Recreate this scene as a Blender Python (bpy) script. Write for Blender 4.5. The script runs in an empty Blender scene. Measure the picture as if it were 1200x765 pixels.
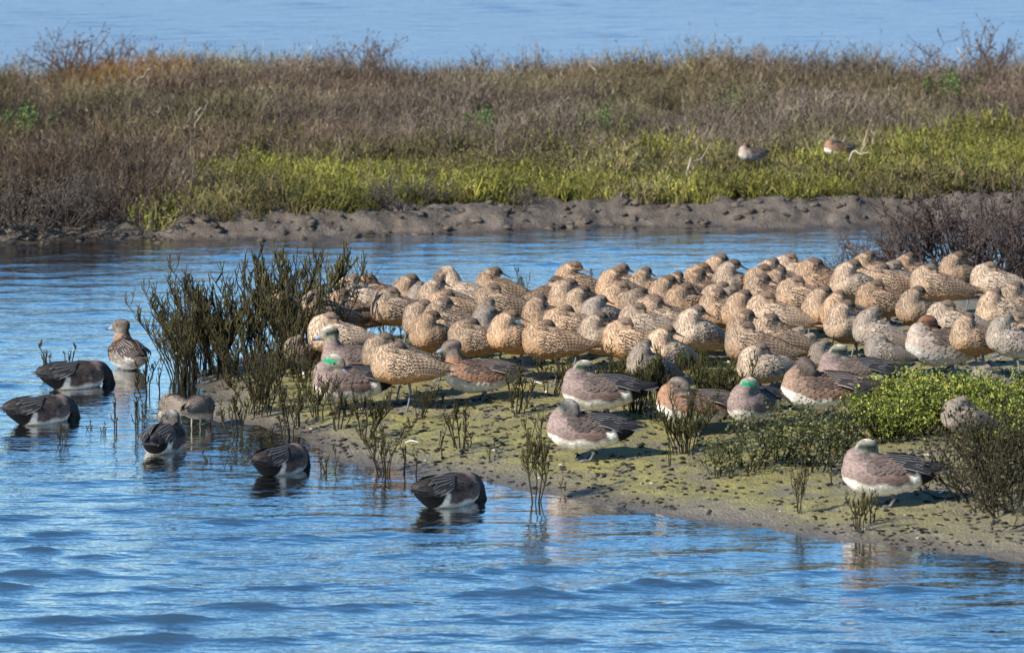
import bpy, bmesh, math, random
import numpy as np
from mathutils import Vector, Matrix
from mathutils.bvhtree import BVHTree

S = bpy.context.scene
C = S.collection
R = math.radians
rng = np.random.default_rng(7)
random.seed(7)

# ------------------------------------------------------------------ camera, sky, sun, exposure
FPX, YH, CAM_H = 6000.0, -470.0, 3.6          # focal length and horizon row of a 1200 x 765 frame
PITCH = math.atan((382.5 - YH) / FPX)
cam_d = bpy.data.cameras.new('camera')
cam = bpy.data.objects.new('camera', cam_d); C.objects.link(cam)
cam.location = (0, 0, CAM_H); cam.rotation_euler = (R(90) - PITCH, 0, 0)
cam_d.sensor_width = 36; cam_d.lens = 36 * FPX / 1200
cam_d.clip_start = 0.5; cam_d.clip_end = 20000
cam_d.dof.use_dof = True; cam_d.dof.focus_distance = 22.6; cam_d.dof.aperture_fstop = 6.5
S.camera = cam

SUN_EL, SUN_AZ = R(36), math.atan2(-0.80, -0.60)      # sun behind the viewer, to the left
world = bpy.data.worlds.new('World'); S.world = world; world.use_nodes = True
wn = world.node_tree
sky = wn.nodes.new('ShaderNodeTexSky'); sky.sky_type = 'NISHITA'; sky.sun_disc = False
sky.sun_elevation = SUN_EL; sky.sun_rotation = SUN_AZ; sky.air_density = 1.0; sky.dust_density = 0.05; sky.ozone_density = 2.0
bg = wn.nodes['Background']; bg.inputs[1].default_value = 0.105
hs = wn.nodes.new('ShaderNodeHueSaturation'); hs.inputs['Saturation'].default_value = 1.32
wn.links.new(sky.outputs[0], hs.inputs['Color']); wn.links.new(hs.outputs[0], bg.inputs[0])
sun_d = bpy.data.lights.new('sun', 'SUN'); sun_d.energy = 5.0; sun_d.angle = R(0.5); sun_d.color = (1, 0.95, 0.87)
sun = bpy.data.objects.new('sun', sun_d); C.objects.link(sun)
sd = Vector((math.sin(SUN_AZ) * math.cos(SUN_EL), math.cos(SUN_AZ) * math.cos(SUN_EL), math.sin(SUN_EL)))
sun.rotation_euler = sd.to_track_quat('Z', 'Y').to_euler()
S.view_settings.view_transform = 'Standard'; S.view_settings.look = 'None'
S.view_settings.exposure = 0.85; S.view_settings.gamma = 1; S.view_settings.use_curve_mapping = False

# ------------------------------------------------------------------ helpers
def ray(px, py):
    dx, dy = (px - 600) / FPX, (382.5 - py) / FPX
    c, s = math.cos(PITCH), math.sin(PITCH)
    return np.array([dx, c + dy * s, -s + dy * c])

def P(px, py, z=0.0):                       # place on the level z that a viewer sees at that spot
    d = ray(px, py); t = (z - CAM_H) / d[2]
    return np.array([d[0] * t, d[1] * t, z])

_perm = rng.random((256, 256))
def vnoise(x, y):
    xi, yi = np.floor(x).astype(int), np.floor(y).astype(int)
    fx, fy = x - xi, y - yi
    fx = fx * fx * (3 - 2 * fx); fy = fy * fy * (3 - 2 * fy)
    g = lambda a, b: _perm[a & 255, b & 255]
    return (g(xi, yi) * (1 - fx) + g(xi + 1, yi) * fx) * (1 - fy) + (g(xi, yi + 1) * (1 - fx) + g(xi + 1, yi + 1) * fx) * fy
def fbm(x, y, f, o=4):
    v = 0; a = 0.5; n = 0
    for i in range(o):
        v = v + a * vnoise(x * f + 17.3 * i, y * f - 9.1 * i); n += a; a *= 0.5; f *= 2.03
    return v / n
def sst(a, b, x):
    t = np.clip((x - a) / (b - a), 0, 1); return t * t * (3 - 2 * t)

def tag(o, label=None, cat=None, group=None, kind=None):
    if label: o['label'] = label
    if cat: o['category'] = cat
    if group: o['group'] = group
    if kind: o['kind'] = kind
    return o

def obj(name, mesh, parent=None, loc=None, rz=0.0, sc=1.0):
    o = bpy.data.objects.new(name, mesh); C.objects.link(o)
    if parent: o.parent = parent
    if loc is not None: o.location = loc
    if rz: o.rotation_euler.z = rz
    if sc != 1.0: o.scale = (sc, sc, sc)
    return o

def mesh_np(name, v, f, mat, col=None, col2=None, uv=None, smooth=True, mats=None, mi=None):
    """v (n,3); f: (m,3)/(m,4) array or list of such arrays; colours per vertex, uv per vertex"""
    fl = f if isinstance(f, list) else [f]
    fl = [np.asarray(a, dtype=np.int32) for a in fl if len(a)]
    me = bpy.data.meshes.new(name)
    v = np.asarray(v, dtype=np.float32)
    me.vertices.add(len(v)); me.vertices.foreach_set('co', v.ravel())
    loops = np.concatenate([a.ravel() for a in fl])
    tot = np.concatenate([np.full(len(a), a.shape[1]) for a in fl]).astype(np.int32)
    start = np.concatenate([[0], np.cumsum(tot)[:-1]]).astype(np.int32)
    me.loops.add(len(loops)); me.loops.foreach_set('vertex_index', loops)
    me.polygons.add(len(tot)); me.polygons.foreach_set('loop_start', start)
    if smooth: me.polygons.foreach_set('use_smooth', np.ones(len(tot), dtype=bool))
    if mats:
        for m in mats: me.materials.append(m)
        me.polygons.foreach_set('material_index', np.asarray(mi, dtype=np.int32))
    else: me.materials.append(mat)
    me.update(calc_edges=True)
    for nm, c in (('col', col), ('col2', col2)):
        if c is not None:
            a = me.color_attributes.new(nm, 'FLOAT_COLOR', 'POINT')
            c4 = np.ones((len(v), 4), dtype=np.float32); c4[:, :3] = c
            a.data.foreach_set('color', c4.ravel())
    if uv is not None:
        l = me.uv_layers.new(name='UVMap')
        l.data.foreach_set('uv', np.asarray(uv, dtype=np.float32)[loops].ravel())
    return me

class MB:
    """collects tubes, blades, blobs as one mesh"""
    def __init__(s): s.v = []; s.q = []; s.t = []; s.c = []; s.n = 0
    def add(s, v, q, t, col):
        v = np.asarray(v, float); k = s.n
        s.v.append(v); s.c.append(np.broadcast_to(np.asarray(col, float), (len(v), 3)))
        if len(q): s.q.append(np.asarray(q) + k)
        if len(t): s.t.append(np.asarray(t) + k)
        s.n += len(v)
    def tube(s, pts, rad, col, sides=4):
        pts = np.asarray(pts, float); n = len(pts)
        tan = np.gradient(pts, axis=0); tan /= np.linalg.norm(tan, axis=1)[:, None] + 1e-9
        up = np.array([0.31, 0.95, 0.05]) if abs(tan[0, 2]) > 0.7 else np.array([0.05, 0.1, 1.0])
        a = np.cross(tan, up); a /= np.linalg.norm(a, axis=1)[:, None] + 1e-9
        b = np.cross(tan, a)
        ang = np.arange(sides) / sides * 2 * math.pi
        rad = np.broadcast_to(np.asarray(rad, float), (n,))
        ring = pts[:, None] + rad[:, None, None] * (np.cos(ang)[None, :, None] * a[:, None] + np.sin(ang)[None, :, None] * b[:, None])
        v = np.concatenate([ring.reshape(-1, 3), pts[-1:] + tan[-1:] * rad[-1]])
        q = [[i * sides + j, i * sides + (j + 1) % sides, (i + 1) * sides + (j + 1) % sides, (i + 1) * sides + j] for i in range(n - 1) for j in range(sides)]
        t = [[(n - 1) * sides + j, (n - 1) * sides + (j + 1) % sides, n * sides] for j in range(sides)]
        s.add(v, q, t, col)
    def ico(s, c, r, col, rot=None, sub=1, jit=0.0):
        v, f = ICO[sub]; v = v * (1 + jit * (rng.random((len(v), 1)) - 0.5) * 2) * np.asarray(r)
        if rot is not None: v = v @ np.array(rot.to_matrix()).T
        s.add(v + np.asarray(c), [], f, col)
    def mesh(s, name, mat, smooth=True):
        return mesh_np(name, np.concatenate(s.v), [np.concatenate(x) for x in (s.q, s.t) if x], mat, col=np.concatenate(s.c), smooth=smooth)

ICO = {}
for sub in (1, 2, 3):
    b = bmesh.new(); bmesh.ops.create_icosphere(b, subdivisions=sub, radius=1)
    b.verts.ensure_lookup_table()
    ICO[sub] = (np.array([v.co[:] for v in b.verts]), np.array([[x.index for x in f.verts] for f in b.faces])); b.free()

# ------------------------------------------------------------------ materials
def mat(name, rough=0.8, spec=0.3):
    m = bpy.data.materials.new(name); m.use_nodes = True
    nt = m.node_tree; p = nt.nodes['Principled BSDF']
    p.inputs['Roughness'].default_value = rough; p.inputs['Specular IOR Level'].default_value = spec
    return m, nt, p
def nd(nt, t, **k):
    n = nt.nodes.new('ShaderNode' + t)
    for a, b in k.items(): setattr(n, a, b)
    return n
def mix(nt, fac, a, b, mode='MIX'):
    n = nd(nt, 'Mix', data_type='RGBA', blend_type=mode); n.clamp_factor = True
    for i, x in ((0, fac), (6, a), (7, b)):
        if isinstance(x, (int, float)): n.inputs[i].default_value = x
        elif isinstance(x, tuple): n.inputs[i].default_value = (*x, 1)
        else: nt.links.new(x, n.inputs[i])
    return n.outputs[2]
def mth(nt, op, a, b=0.0, c=0.0):
    n = nd(nt, 'Math', operation=op)
    for i, x in enumerate((a, b, c)):
        if isinstance(x, (int, float)): n.inputs[i].default_value = x
        else: nt.links.new(x, n.inputs[i])
    return n.outputs[0]
def rng_map(nt, x, a, b, c=0.0, d=1.0):
    n = nd(nt, 'MapRange'); nt.links.new(x, n.inputs[0])
    for i, q in enumerate((a, b, c, d)): n.inputs[i + 1].default_value = q
    return n.outputs[0]
def noise_tex(nt, scale, detail=4, rough=0.55, vec=None, out=0):
    n = nd(nt, 'TexNoise'); n.inputs['Scale'].default_value = scale; n.inputs['Detail'].default_value = detail; n.inputs['Roughness'].default_value = rough
    if vec is not None: nt.links.new(vec, n.inputs['Vector'])
    return n.outputs[out]
def bump(nt, p, h, strength=0.5, dist=0.01):
    b = nd(nt, 'Bump'); b.inputs['Strength'].default_value = strength; b.inputs['Distance'].default_value = dist
    nt.links.new(h, b.inputs['Height']); nt.links.new(b.outputs[0], p.inputs['Normal'])

def attr_mat(name, rough, spec, lo=0.75, hi=1.2, nscale=60, tint=False, trans=0.0):
    m, nt, p = mat(name, rough, spec)
    a = nd(nt, 'Attribute', attribute_name='col')
    tc = nd(nt, 'TexCoord')
    n = rng_map(nt, noise_tex(nt, nscale, 3, 0.6, tc.outputs['Object']), 0.3, 0.7, lo, hi)
    c = mix(nt, 1.0, a.outputs[0], n, 'MULTIPLY')
    if tint:
        oi = nd(nt, 'ObjectInfo'); c = mix(nt, 1.0, c, oi.outputs['Color'], 'MULTIPLY')
    nt.links.new(c, p.inputs['Base Color'])
    if trans:
        tr = nd(nt, 'BsdfTranslucent'); nt.links.new(c, tr.inputs[0])
        ms = nd(nt, 'MixShader'); ms.inputs[0].default_value = trans
        nt.links.new(p.outputs[0], ms.inputs[1]); nt.links.new(tr.outputs[0], ms.inputs[2])
        nt.links.new(ms.outputs[0], nt.nodes['Material Output'].inputs[0])
    return m

M_STEM = attr_mat('pickleweed_stem', 0.7, 0.12, 0.6, 1.35, 40, tint=True)
M_LEAF = attr_mat('pickleweed_leaf', 0.5, 0.35, 0.7, 1.3, 30, trans=0.25)
M_SCRUB = attr_mat('dry_scrub', 0.85, 0.15, 0.65, 1.3, 3)
M_GREEN = attr_mat('green_scrub', 0.6, 0.25, 0.65, 1.3, 3, trans=0.2)
M_CLOD = attr_mat('mud_clod', 0.7, 0.15, 0.6, 1.3, 30)
M_STICK = attr_mat('dead_wood', 0.8, 0.2, 0.7, 1.25, 25)
M_SKINLEG = attr_mat('leg_skin', 0.5, 0.35, 0.85, 1.1, 60)
M_EYE, _, _p = mat('eye', 0.15, 0.6); _p.inputs['Base Color'].default_value = (0.012, 0.009, 0.008, 1)

def plumage_mat():
    m, nt, p = mat('plumage', 0.8, 0.15)
    a = nd(nt, 'Attribute', attribute_name='col'); oi = nd(nt, 'ObjectInfo'); tc = nd(nt, 'TexCoord')
    mp = nd(nt, 'Mapping'); nt.links.new(tc.outputs['Object'], mp.inputs[0]); mp.inputs['Scale'].default_value = (0.55, 1, 1)
    n1 = rng_map(nt, noise_tex(nt, 120, 2, 0.5, mp.outputs[0]), 0.35, 0.65, 0.66, 1.24)
    n2 = rng_map(nt, noise_tex(nt, 22, 3, 0.5, tc.outputs['Object']), 0.3, 0.7, 0.82, 1.16)
    c = mix(nt, 1.0, mix(nt, 1.0, a.outputs[0], n1, 'MULTIPLY'), n2, 'MULTIPLY')
    c = mix(nt, 1.0, c, oi.outputs['Color'], 'MULTIPLY')
    nt.links.new(c, p.inputs['Base Color'])
    bump(nt, p, noise_tex(nt, 150, 2, 0.5, mp.outputs[0]), 0.5, 0.002)
    return m
def feather_mat(name, notch, fringe, freq=16):
    """col = edge of the vane, col2 = its centre"""
    m, nt, p = mat(name, 0.7, 0.2)
    a = nd(nt, 'Attribute', attribute_name='col'); b = nd(nt, 'Attribute', attribute_name='col2'); oi = nd(nt, 'ObjectInfo')
    uv = nd(nt, 'UVMap'); sx = nd(nt, 'SeparateXYZ'); nt.links.new(uv.outputs[0], sx.inputs[0])
    u = mth(nt, 'ABSOLUTE', mth(nt, 'MULTIPLY_ADD', sx.outputs[0], 2.0, -1.0))
    v = sx.outputs[1]
    e = mth(nt, 'MAXIMUM', u, mth(nt, 'POWER', v, 5.0))
    tc = nd(nt, 'TexCoord')
    bars = mth(nt, 'SINE', mth(nt, 'MULTIPLY', v, freq))
    spots = rng_map(nt, noise_tex(nt, 190, 2, 0.5, tc.outputs['Object']), 0.3, 0.7, -1.6, 1.6)
    isl = mth(nt, 'LESS_THAN', v, -0.001)
    w = mth(nt, 'ADD', mth(nt, 'MULTIPLY', bars, isl), mth(nt, 'MULTIPLY', spots, mth(nt, 'SUBTRACT', 1.0, isl)))
    w = mth(nt, 'MULTIPLY', w, notch)
    k = rng_map(nt, mth(nt, 'ADD', e, w), fringe - 0.12, fringe + 0.12)
    c = mix(nt, k, b.outputs[0], a.outputs[0])
    c = mix(nt, 1.0, c, oi.outputs['Color'], 'MULTIPLY')
    nt.links.new(c, p.inputs['Base Color'])
    return m
M_PLUM = plumage_mat()
M_FG = feather_mat('barred_feather', 0.26, 0.56, 13)
M_FD = feather_mat('fringed_feather', 0.0, 0.80)

def ground_mat():
    m, nt, p = mat('mud', 0.7, 0.4)
    g = nd(nt, 'NewGeometry'); s = nd(nt, 'SeparateXYZ'); nt.links.new(g.outputs['Position'], s.inputs[0])
    pos = g.outputs['Position']; z = s.outputs[2]
    n_big = noise_tex(nt, 1.6, 4, 0.6, pos); n_mid = noise_tex(nt, 9, 4, 0.6, pos); n_fine = noise_tex(nt, 70, 4, 0.65, pos)
    mud = mix(nt, rng_map(nt, n_fine, 0.3, 0.7), (0.095, 0.078, 0.056), (0.23, 0.195, 0.145))
    alg = mix(nt, rng_map(nt, n_mid, 0.32, 0.68), (0.150, 0.133, 0.028), (0.300, 0.262, 0.062))
    al = nd(nt, 'Attribute', attribute_name='col')
    sa = nd(nt, 'SeparateColor'); nt.links.new(al.outputs[0], sa.inputs[0])
    f = mth(nt, 'MULTIPLY', sa.outputs[0], rng_map(nt, mth(nt, 'ADD', mth(nt, 'MULTIPLY', n_big, 0.5), mth(nt, 'MULTIPLY', n_mid, 0.6)), 0.42, 0.58, 0.18, 0.95))
    f = mth(nt, 'MULTIPLY', f, rng_map(nt, n_fine, 0.30, 0.58, 0.30, 1.0))
    c = mix(nt, f, mud, alg)
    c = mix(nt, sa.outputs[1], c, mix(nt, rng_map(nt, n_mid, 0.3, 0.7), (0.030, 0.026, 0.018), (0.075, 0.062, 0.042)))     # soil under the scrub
    c = mix(nt, sa.outputs[2], c, mix(nt, rng_map(nt, n_mid, 0.3, 0.7), (0.050, 0.038, 0.028), (0.150, 0.118, 0.088)))     # brown-grey far bank mud, darkened further to paint in its partial shade
    wet = rng_map(nt, mth(nt, 'ADD', z, mth(nt, 'MULTIPLY', n_mid, 0.012)), 0.006, 0.026, 1.0, 0.0)
    c = mix(nt, wet, c, mix(nt, 1.0, c, (0.62, 0.60, 0.58), 'MULTIPLY'))
    nt.links.new(c, p.inputs['Base Color'])
    nt.links.new(rng_map(nt, mth(nt, 'ADD', wet, mth(nt, 'MULTIPLY', n_mid, 0.5)), 0.1, 1.2, 0.72, 0.28), p.inputs['Roughness'])
    bump(nt, p, mth(nt, 'ADD', n_fine, mth(nt, 'MULTIPLY', n_mid, 1.5)), 1.0, 0.016)
    return m
M_GROUND = ground_mat()

def water_mat():
    m = bpy.data.materials.new('rippled_water'); m.use_nodes = True; nt = m.node_tree
    nt.nodes.remove(nt.nodes['Principled BSDF'])
    g = nd(nt, 'NewGeometry'); mp = nd(nt, 'Mapping'); nt.links.new(g.outputs['Position'], mp.inputs[0]); mp.inputs['Scale'].default_value = (0.42, 1, 1); mp.inputs['Rotation'].default_value = (0, 0, R(6))
    a = nd(nt, 'Attribute', attribute_name='col'); sa = nd(nt, 'SeparateColor'); nt.links.new(a.outputs[0], sa.inputs[0])
    h = mth(nt, 'ADD', noise_tex(nt, 16, 3, 0.55, mp.outputs[0]), mth(nt, 'MULTIPLY', noise_tex(nt, 5.5, 3, 0.5, mp.outputs[0]), 1.6))
    h = mth(nt, 'MULTIPLY', h, sa.outputs[1])
    b = nd(nt, 'Bump'); b.inputs['Strength'].default_value = 1.0; b.inputs['Distance'].default_value = 0.010; nt.links.new(h, b.inputs['Height'])
    fr = nd(nt, 'Fresnel'); fr.inputs[0].default_value = 1.85; nt.links.new(b.outputs[0], fr.inputs[1])
    gl = nd(nt, 'BsdfGlossy'); nt.links.new(sa.outputs[2], gl.inputs['Roughness']); nt.links.new(b.outputs[0], gl.inputs['Normal'])
    tr = nd(nt, 'BsdfTransparent'); tr.inputs[0].default_value = (0.80, 0.80, 0.66, 1)
    di = nd(nt, 'BsdfDiffuse'); di.inputs[0].default_value = (0.035, 0.055, 0.060, 1)
    m1 = nd(nt, 'MixShader'); nt.links.new(sa.outputs[0], m1.inputs[0]); nt.links.new(tr.outputs[0], m1.inputs[1]); nt.links.new(di.outputs[0], m1.inputs[2])
    m2 = nd(nt, 'MixShader'); nt.links.new(rng_map(nt, fr.outputs[0], 0.0, 0.40, 0.16, 1.0), m2.inputs[0]); nt.links.new(m1.outputs[0], m2.inputs[1]); nt.links.new(gl.outputs[0], m2.inputs[2])
    nt.links.new(m2.outputs[0], nt.nodes['Material Output'].inputs[0])
    return m
M_WATER = water_mat()

# ------------------------------------------------------------------ ground
SPIT = [(232, 440), (236, 462), (262, 470), (225, 478), (240, 490), (300, 500), (360, 517), (405, 540), (470, 553), (560, 564), (640, 580), (740, 598), (840, 610), (900, 622), (1000, 636), (1100, 648),
        (1200, 658), (1340, 675), (1700, 720), (2300, 700), (2300, 330), (1600, 318), (1200, 346), (1060, 358), (960, 366), (840, 374), (700, 380), (560, 388), (450, 394), (360, 402), (290, 416), (250, 428)]
SPIT_W = np.array([P(x, y)[:2] for x, y in SPIT])
def poly_sd(x, y, poly):
    shp = x.shape; p = np.stack([x.ravel(), y.ravel()], 1)
    d = np.full(len(p), 1e9); ins = np.zeros(len(p), bool)
    for i in range(len(poly)):
        a, b = poly[i], poly[(i + 1) % len(poly)]
        ab = b - a; t = np.clip(((p - a) @ ab) / (ab @ ab), 0, 1)
        d = np.minimum(d, np.linalg.norm(p - a - t[:, None] * ab, axis=1))
        c = ((a[1] > p[:, 1]) != (b[1] > p[:, 1])) & (p[:, 0] < (b[0] - a[0]) * (p[:, 1] - a[1]) / (b[1] - a[1] + 1e-12) + a[0])
        ins ^= c
    return np.where(ins, d, -d).reshape(shp)
BANK = [(-700, 300), (-300, 292), (0, 287), (150, 285), (300, 283), (420, 279), (520, 274), (640, 270), (800, 267), (1000, 265), (1200, 258), (1500, 250), (1900, 240)]
_bk = np.array([P(x, y)[:2] for x, y in BANK])
def bank_y(x): return np.interp(x, _bk[:, 0], _bk[:, 1])
MOUND = P(1160, 500)[:2]
def H(x, y):
    x = np.asarray(x, float); y = np.asarray(y, float)
    sd_ = poly_sd(x, y, SPIT_W)
    d1 = sd_ + (fbm(x, y, 2.2, 3) - 0.5) * 0.22 * sst(0.0, 0.4, np.abs(sd_) + 0.15)
    up = 0.055 * (1 - np.exp(-np.maximum(d1, 0) / 0.35)) + 0.035 * sst(0.3, 1.6, d1)
    md = np.exp(-(((x - MOUND[0]) / 0.75) ** 2 + ((y - MOUND[1] - 0.45) / 0.75) ** 2)) * 0.05
    spit = np.where(d1 > 0, up + md * sst(0, 0.3, d1), np.maximum(d1 * 0.11, -0.4))
    spit = spit + (fbm(x, y, 4.5, 4) - 0.5) * 0.035 * sst(-0.25, 0.3, d1) + (fbm(x, y, 24, 3) - 0.5) * 0.016 * sst(-0.05, 0.2, d1)
    e = y - bank_y(x) + (fbm(x + 40, y, 1.3, 3) - 0.5) * 0.5
    top = 0.10 * sst(0.0, 0.42, e) + 0.05 * sst(0.3, 2.2, e) + 0.06 * sst(1.5, 4.5, e)
    lump = ((fbm(x + 9, y * 0.7, 5, 4) - 0.48) * 0.11 + (fbm(x + 3, y, 16, 3) - 0.5) * 0.075) * sst(0.0, 0.12, e) * (1 - sst(0.6, 1.2, e))
    far = np.where(e > 0, top + lump, np.maximum(e * 0.25, -0.4))
    back = 37.0 + (fbm(x, y * 0, 0.7, 2) - 0.5) * 1.0 - y
    far = np.where(back < 0.8, np.minimum(far, np.maximum(back * 0.2, -0.4)), far)
    return np.maximum(spit, far)

def grid(xs, ys):
    X, Y = np.meshgrid(xs, ys); nx, ny = len(xs), len(ys)
    i = (np.arange(ny - 1)[:, None] * nx + np.arange(nx - 1)[None]).ravel()
    return X, Y, np.stack([i, i + 1, i + nx + 1, i + nx], 1)
def axis(*seg):
    out = [np.arange(a, b - 1e-6, s) for a, b, s in seg]; return np.concatenate(out)
gx = np.concatenate([[-6000, -800, -120, -30, -12], axis((-7, -3.3, 0.15), (-3.3, 3.4, 0.025), (3.4, 7.2, 0.15)), [12, 30, 120, 800, 6000]])
gy = np.concatenate([[-300, 0, 8, 14], axis((16, 18.3, 0.2), (18.3, 26.6, 0.027), (26.6, 28.6, 0.1), (28.6, 31.2, 0.04), (31.2, 40, 0.15)), [45, 60, 120, 500, 2000, 8000]])
X, Y, F = grid(gx, gy)
Z = H(X, Y); Z = np.where((np.abs(X) > 20) | (Y > 43) | (Y < 15), -0.4, Z)
SD = poly_sd(X, Y, SPIT_W)
alg = sst(0.02, 0.35, SD) * (1 - 0.72 * sst(24.0, 25.2, Y)) * (1 - 0.55 * sst(0.9, 2.2, X - 0.1 * (Y - 21)))
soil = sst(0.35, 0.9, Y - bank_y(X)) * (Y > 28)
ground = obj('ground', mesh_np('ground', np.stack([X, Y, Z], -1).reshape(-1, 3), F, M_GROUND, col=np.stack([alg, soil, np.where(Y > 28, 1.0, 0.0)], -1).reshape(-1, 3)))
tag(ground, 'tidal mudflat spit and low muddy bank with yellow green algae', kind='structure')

# ------------------------------------------------------------------ water
wx = np.concatenate([[-6000, -900, -150, -40, -14], axis((-8, -3.0, 0.12), (-3.0, 3.05, 0.024), (3.05, 8, 0.12)), [14, 40, 150, 900, 6000]])
wy = np.concatenate([[-300, 0, 8, 13], axis((15, 17.2, 0.1), (17.2, 20.6, 0.018), (20.6, 24.6, 0.024), (24.6, 30.4, 0.030), (30.4, 36, 0.4), (36, 60, 0.10)), [61, 64, 70, 85, 120, 300, 1500, 8000]])
X, Y, F = grid(wx, wy)
d_near = -poly_sd(X, Y, SPIT_W)
calm = 0.22 + 0.78 * sst(0.1, 1.6, np.minimum(d_near, 9))
calm *= np.where(Y > 23.5, 0.62, 1.0) * np.where(Y > 25.5, 0.75, 1)
calm *= 0.55 + 0.9 * fbm(X * 0.6, Y * 0.35, 0.8, 3)
wz = np.zeros_like(X)
wr = np.random.default_rng(3); NW = 56
shortf = (1 - sst(2.7, 3.05, np.abs(X))) * (1 - sst(30, 31, Y)) * sst(15.5, 17.5, Y)
for i in range(NW):
    lam = 0.09 * (0.48 / 0.09) ** wr.random(); th = math.pi / 2 + wr.normal(0.10, 0.42); k = 2 * math.pi / lam
    amp = 0.088 * math.sqrt(2 / NW) / k * (0.8 if lam < 0.2 else 1.1)
    w_ = amp * np.sin(k * (math.cos(th) * X + math.sin(th) * Y) + wr.random() * 6.28)
    wz += w_ * (np.where(Y > 37, 1.3, shortf) if lam > 0.30 else shortf)
sg_ = 0.0075
wz = sg_ * (np.exp(np.clip(wz / sg_, -2.2, 2.2) * 0.75) - 1.2)
wz = wz * calm * (1 - sst(6.5, 7.8, np.abs(X))) * (1 - sst(54, 59, Y)) * sst(15, 17, Y)
dep = -H(X, Y); dep = np.where(np.abs(X) > 20, 0.4, dep)
murk = 1 - np.exp(-np.maximum(dep, 0) / 0.045)
tag(obj('water', mesh_np('water', np.stack([X, Y, wz], -1).reshape(-1, 3), F, M_WATER, col=np.stack([murk, (0.3 + 0.7 * np.clip(calm, 0, 1)) * np.where(Y > 36, 3.0, 1), 0.05 + 0.30 * sst(33, 36, Y)], -1).reshape(-1, 3))),
    'rippled blue lagoon water around the mud spit', kind='structure')

# ------------------------------------------------------------------ birds: surfaces
def remesh(parts, voxel=0.006, it=5):
    vs, fs, n = [], [], 0
    v0, f0 = ICO[3]
    for c, r, q in parts:
        v = v0 * np.asarray(r)
        if q is not None: v = v @ np.array(q.to_matrix()).T
        vs.append(v + np.asarray(c)); fs.append(f0 + n); n += len(v0)
    me = mesh_np('tmp', np.concatenate(vs), np.concatenate(fs), None)
    o = bpy.data.objects.new('tmp', me); C.objects.link(o)
    m = o.modifiers.new('r', 'REMESH'); m.mode = 'VOXEL'; m.voxel_size = voxel; m.use_smooth_shade = True
    s = o.modifiers.new('s', 'SMOOTH'); s.factor = 0.5; s.iterations = it
    dg = bpy.context.evaluated_depsgraph_get(); ev = o.evaluated_get(dg)
    out = bpy.data.meshes.new_from_object(ev)
    bpy.data.objects.remove(o); bpy.data.meshes.remove(me)
    return out
def chain(pts, k=4):
    """spheroids strung along (x, y, z, ry, rz)"""
    pts = np.asarray(pts, float); out = []
    for a, b in zip(pts[:-1], pts[1:]):
        for t in np.linspace(0, 1, k, endpoint=False):
            p = a + (b - a) * t; rx = max(p[3], p[4]) * 0.95
            out.append((p[:3], (min(rx, 0.05), p[3], p[4]), None))
    p = pts[-1]; out.append((p[:3], (min(p[3], 0.05), p[3], p[4]), None))
    return out
def qdir(d):            # +X turned into direction d
    return Vector(d).to_track_quat('X', 'Z')

class Surf:
    def __init__(s, me):
        s.me = me; n = len(me.vertices)
        s.v = np.empty(n * 3); me.vertices.foreach_get('co', s.v); s.v = s.v.reshape(-1, 3)
        s.nr = np.empty(n * 3); me.vertices.foreach_get('normal', s.nr); s.nr = s.nr.reshape(-1, 3)
        s.bvh = BVHTree.FromPolygons([tuple(a) for a in s.v], [tuple(p.vertices) for p in me.polygons])
    def near(s, p):
        c, n, i, d = s.bvh.find_nearest(Vector(p)); return np.array(c), np.array(n)

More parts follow.
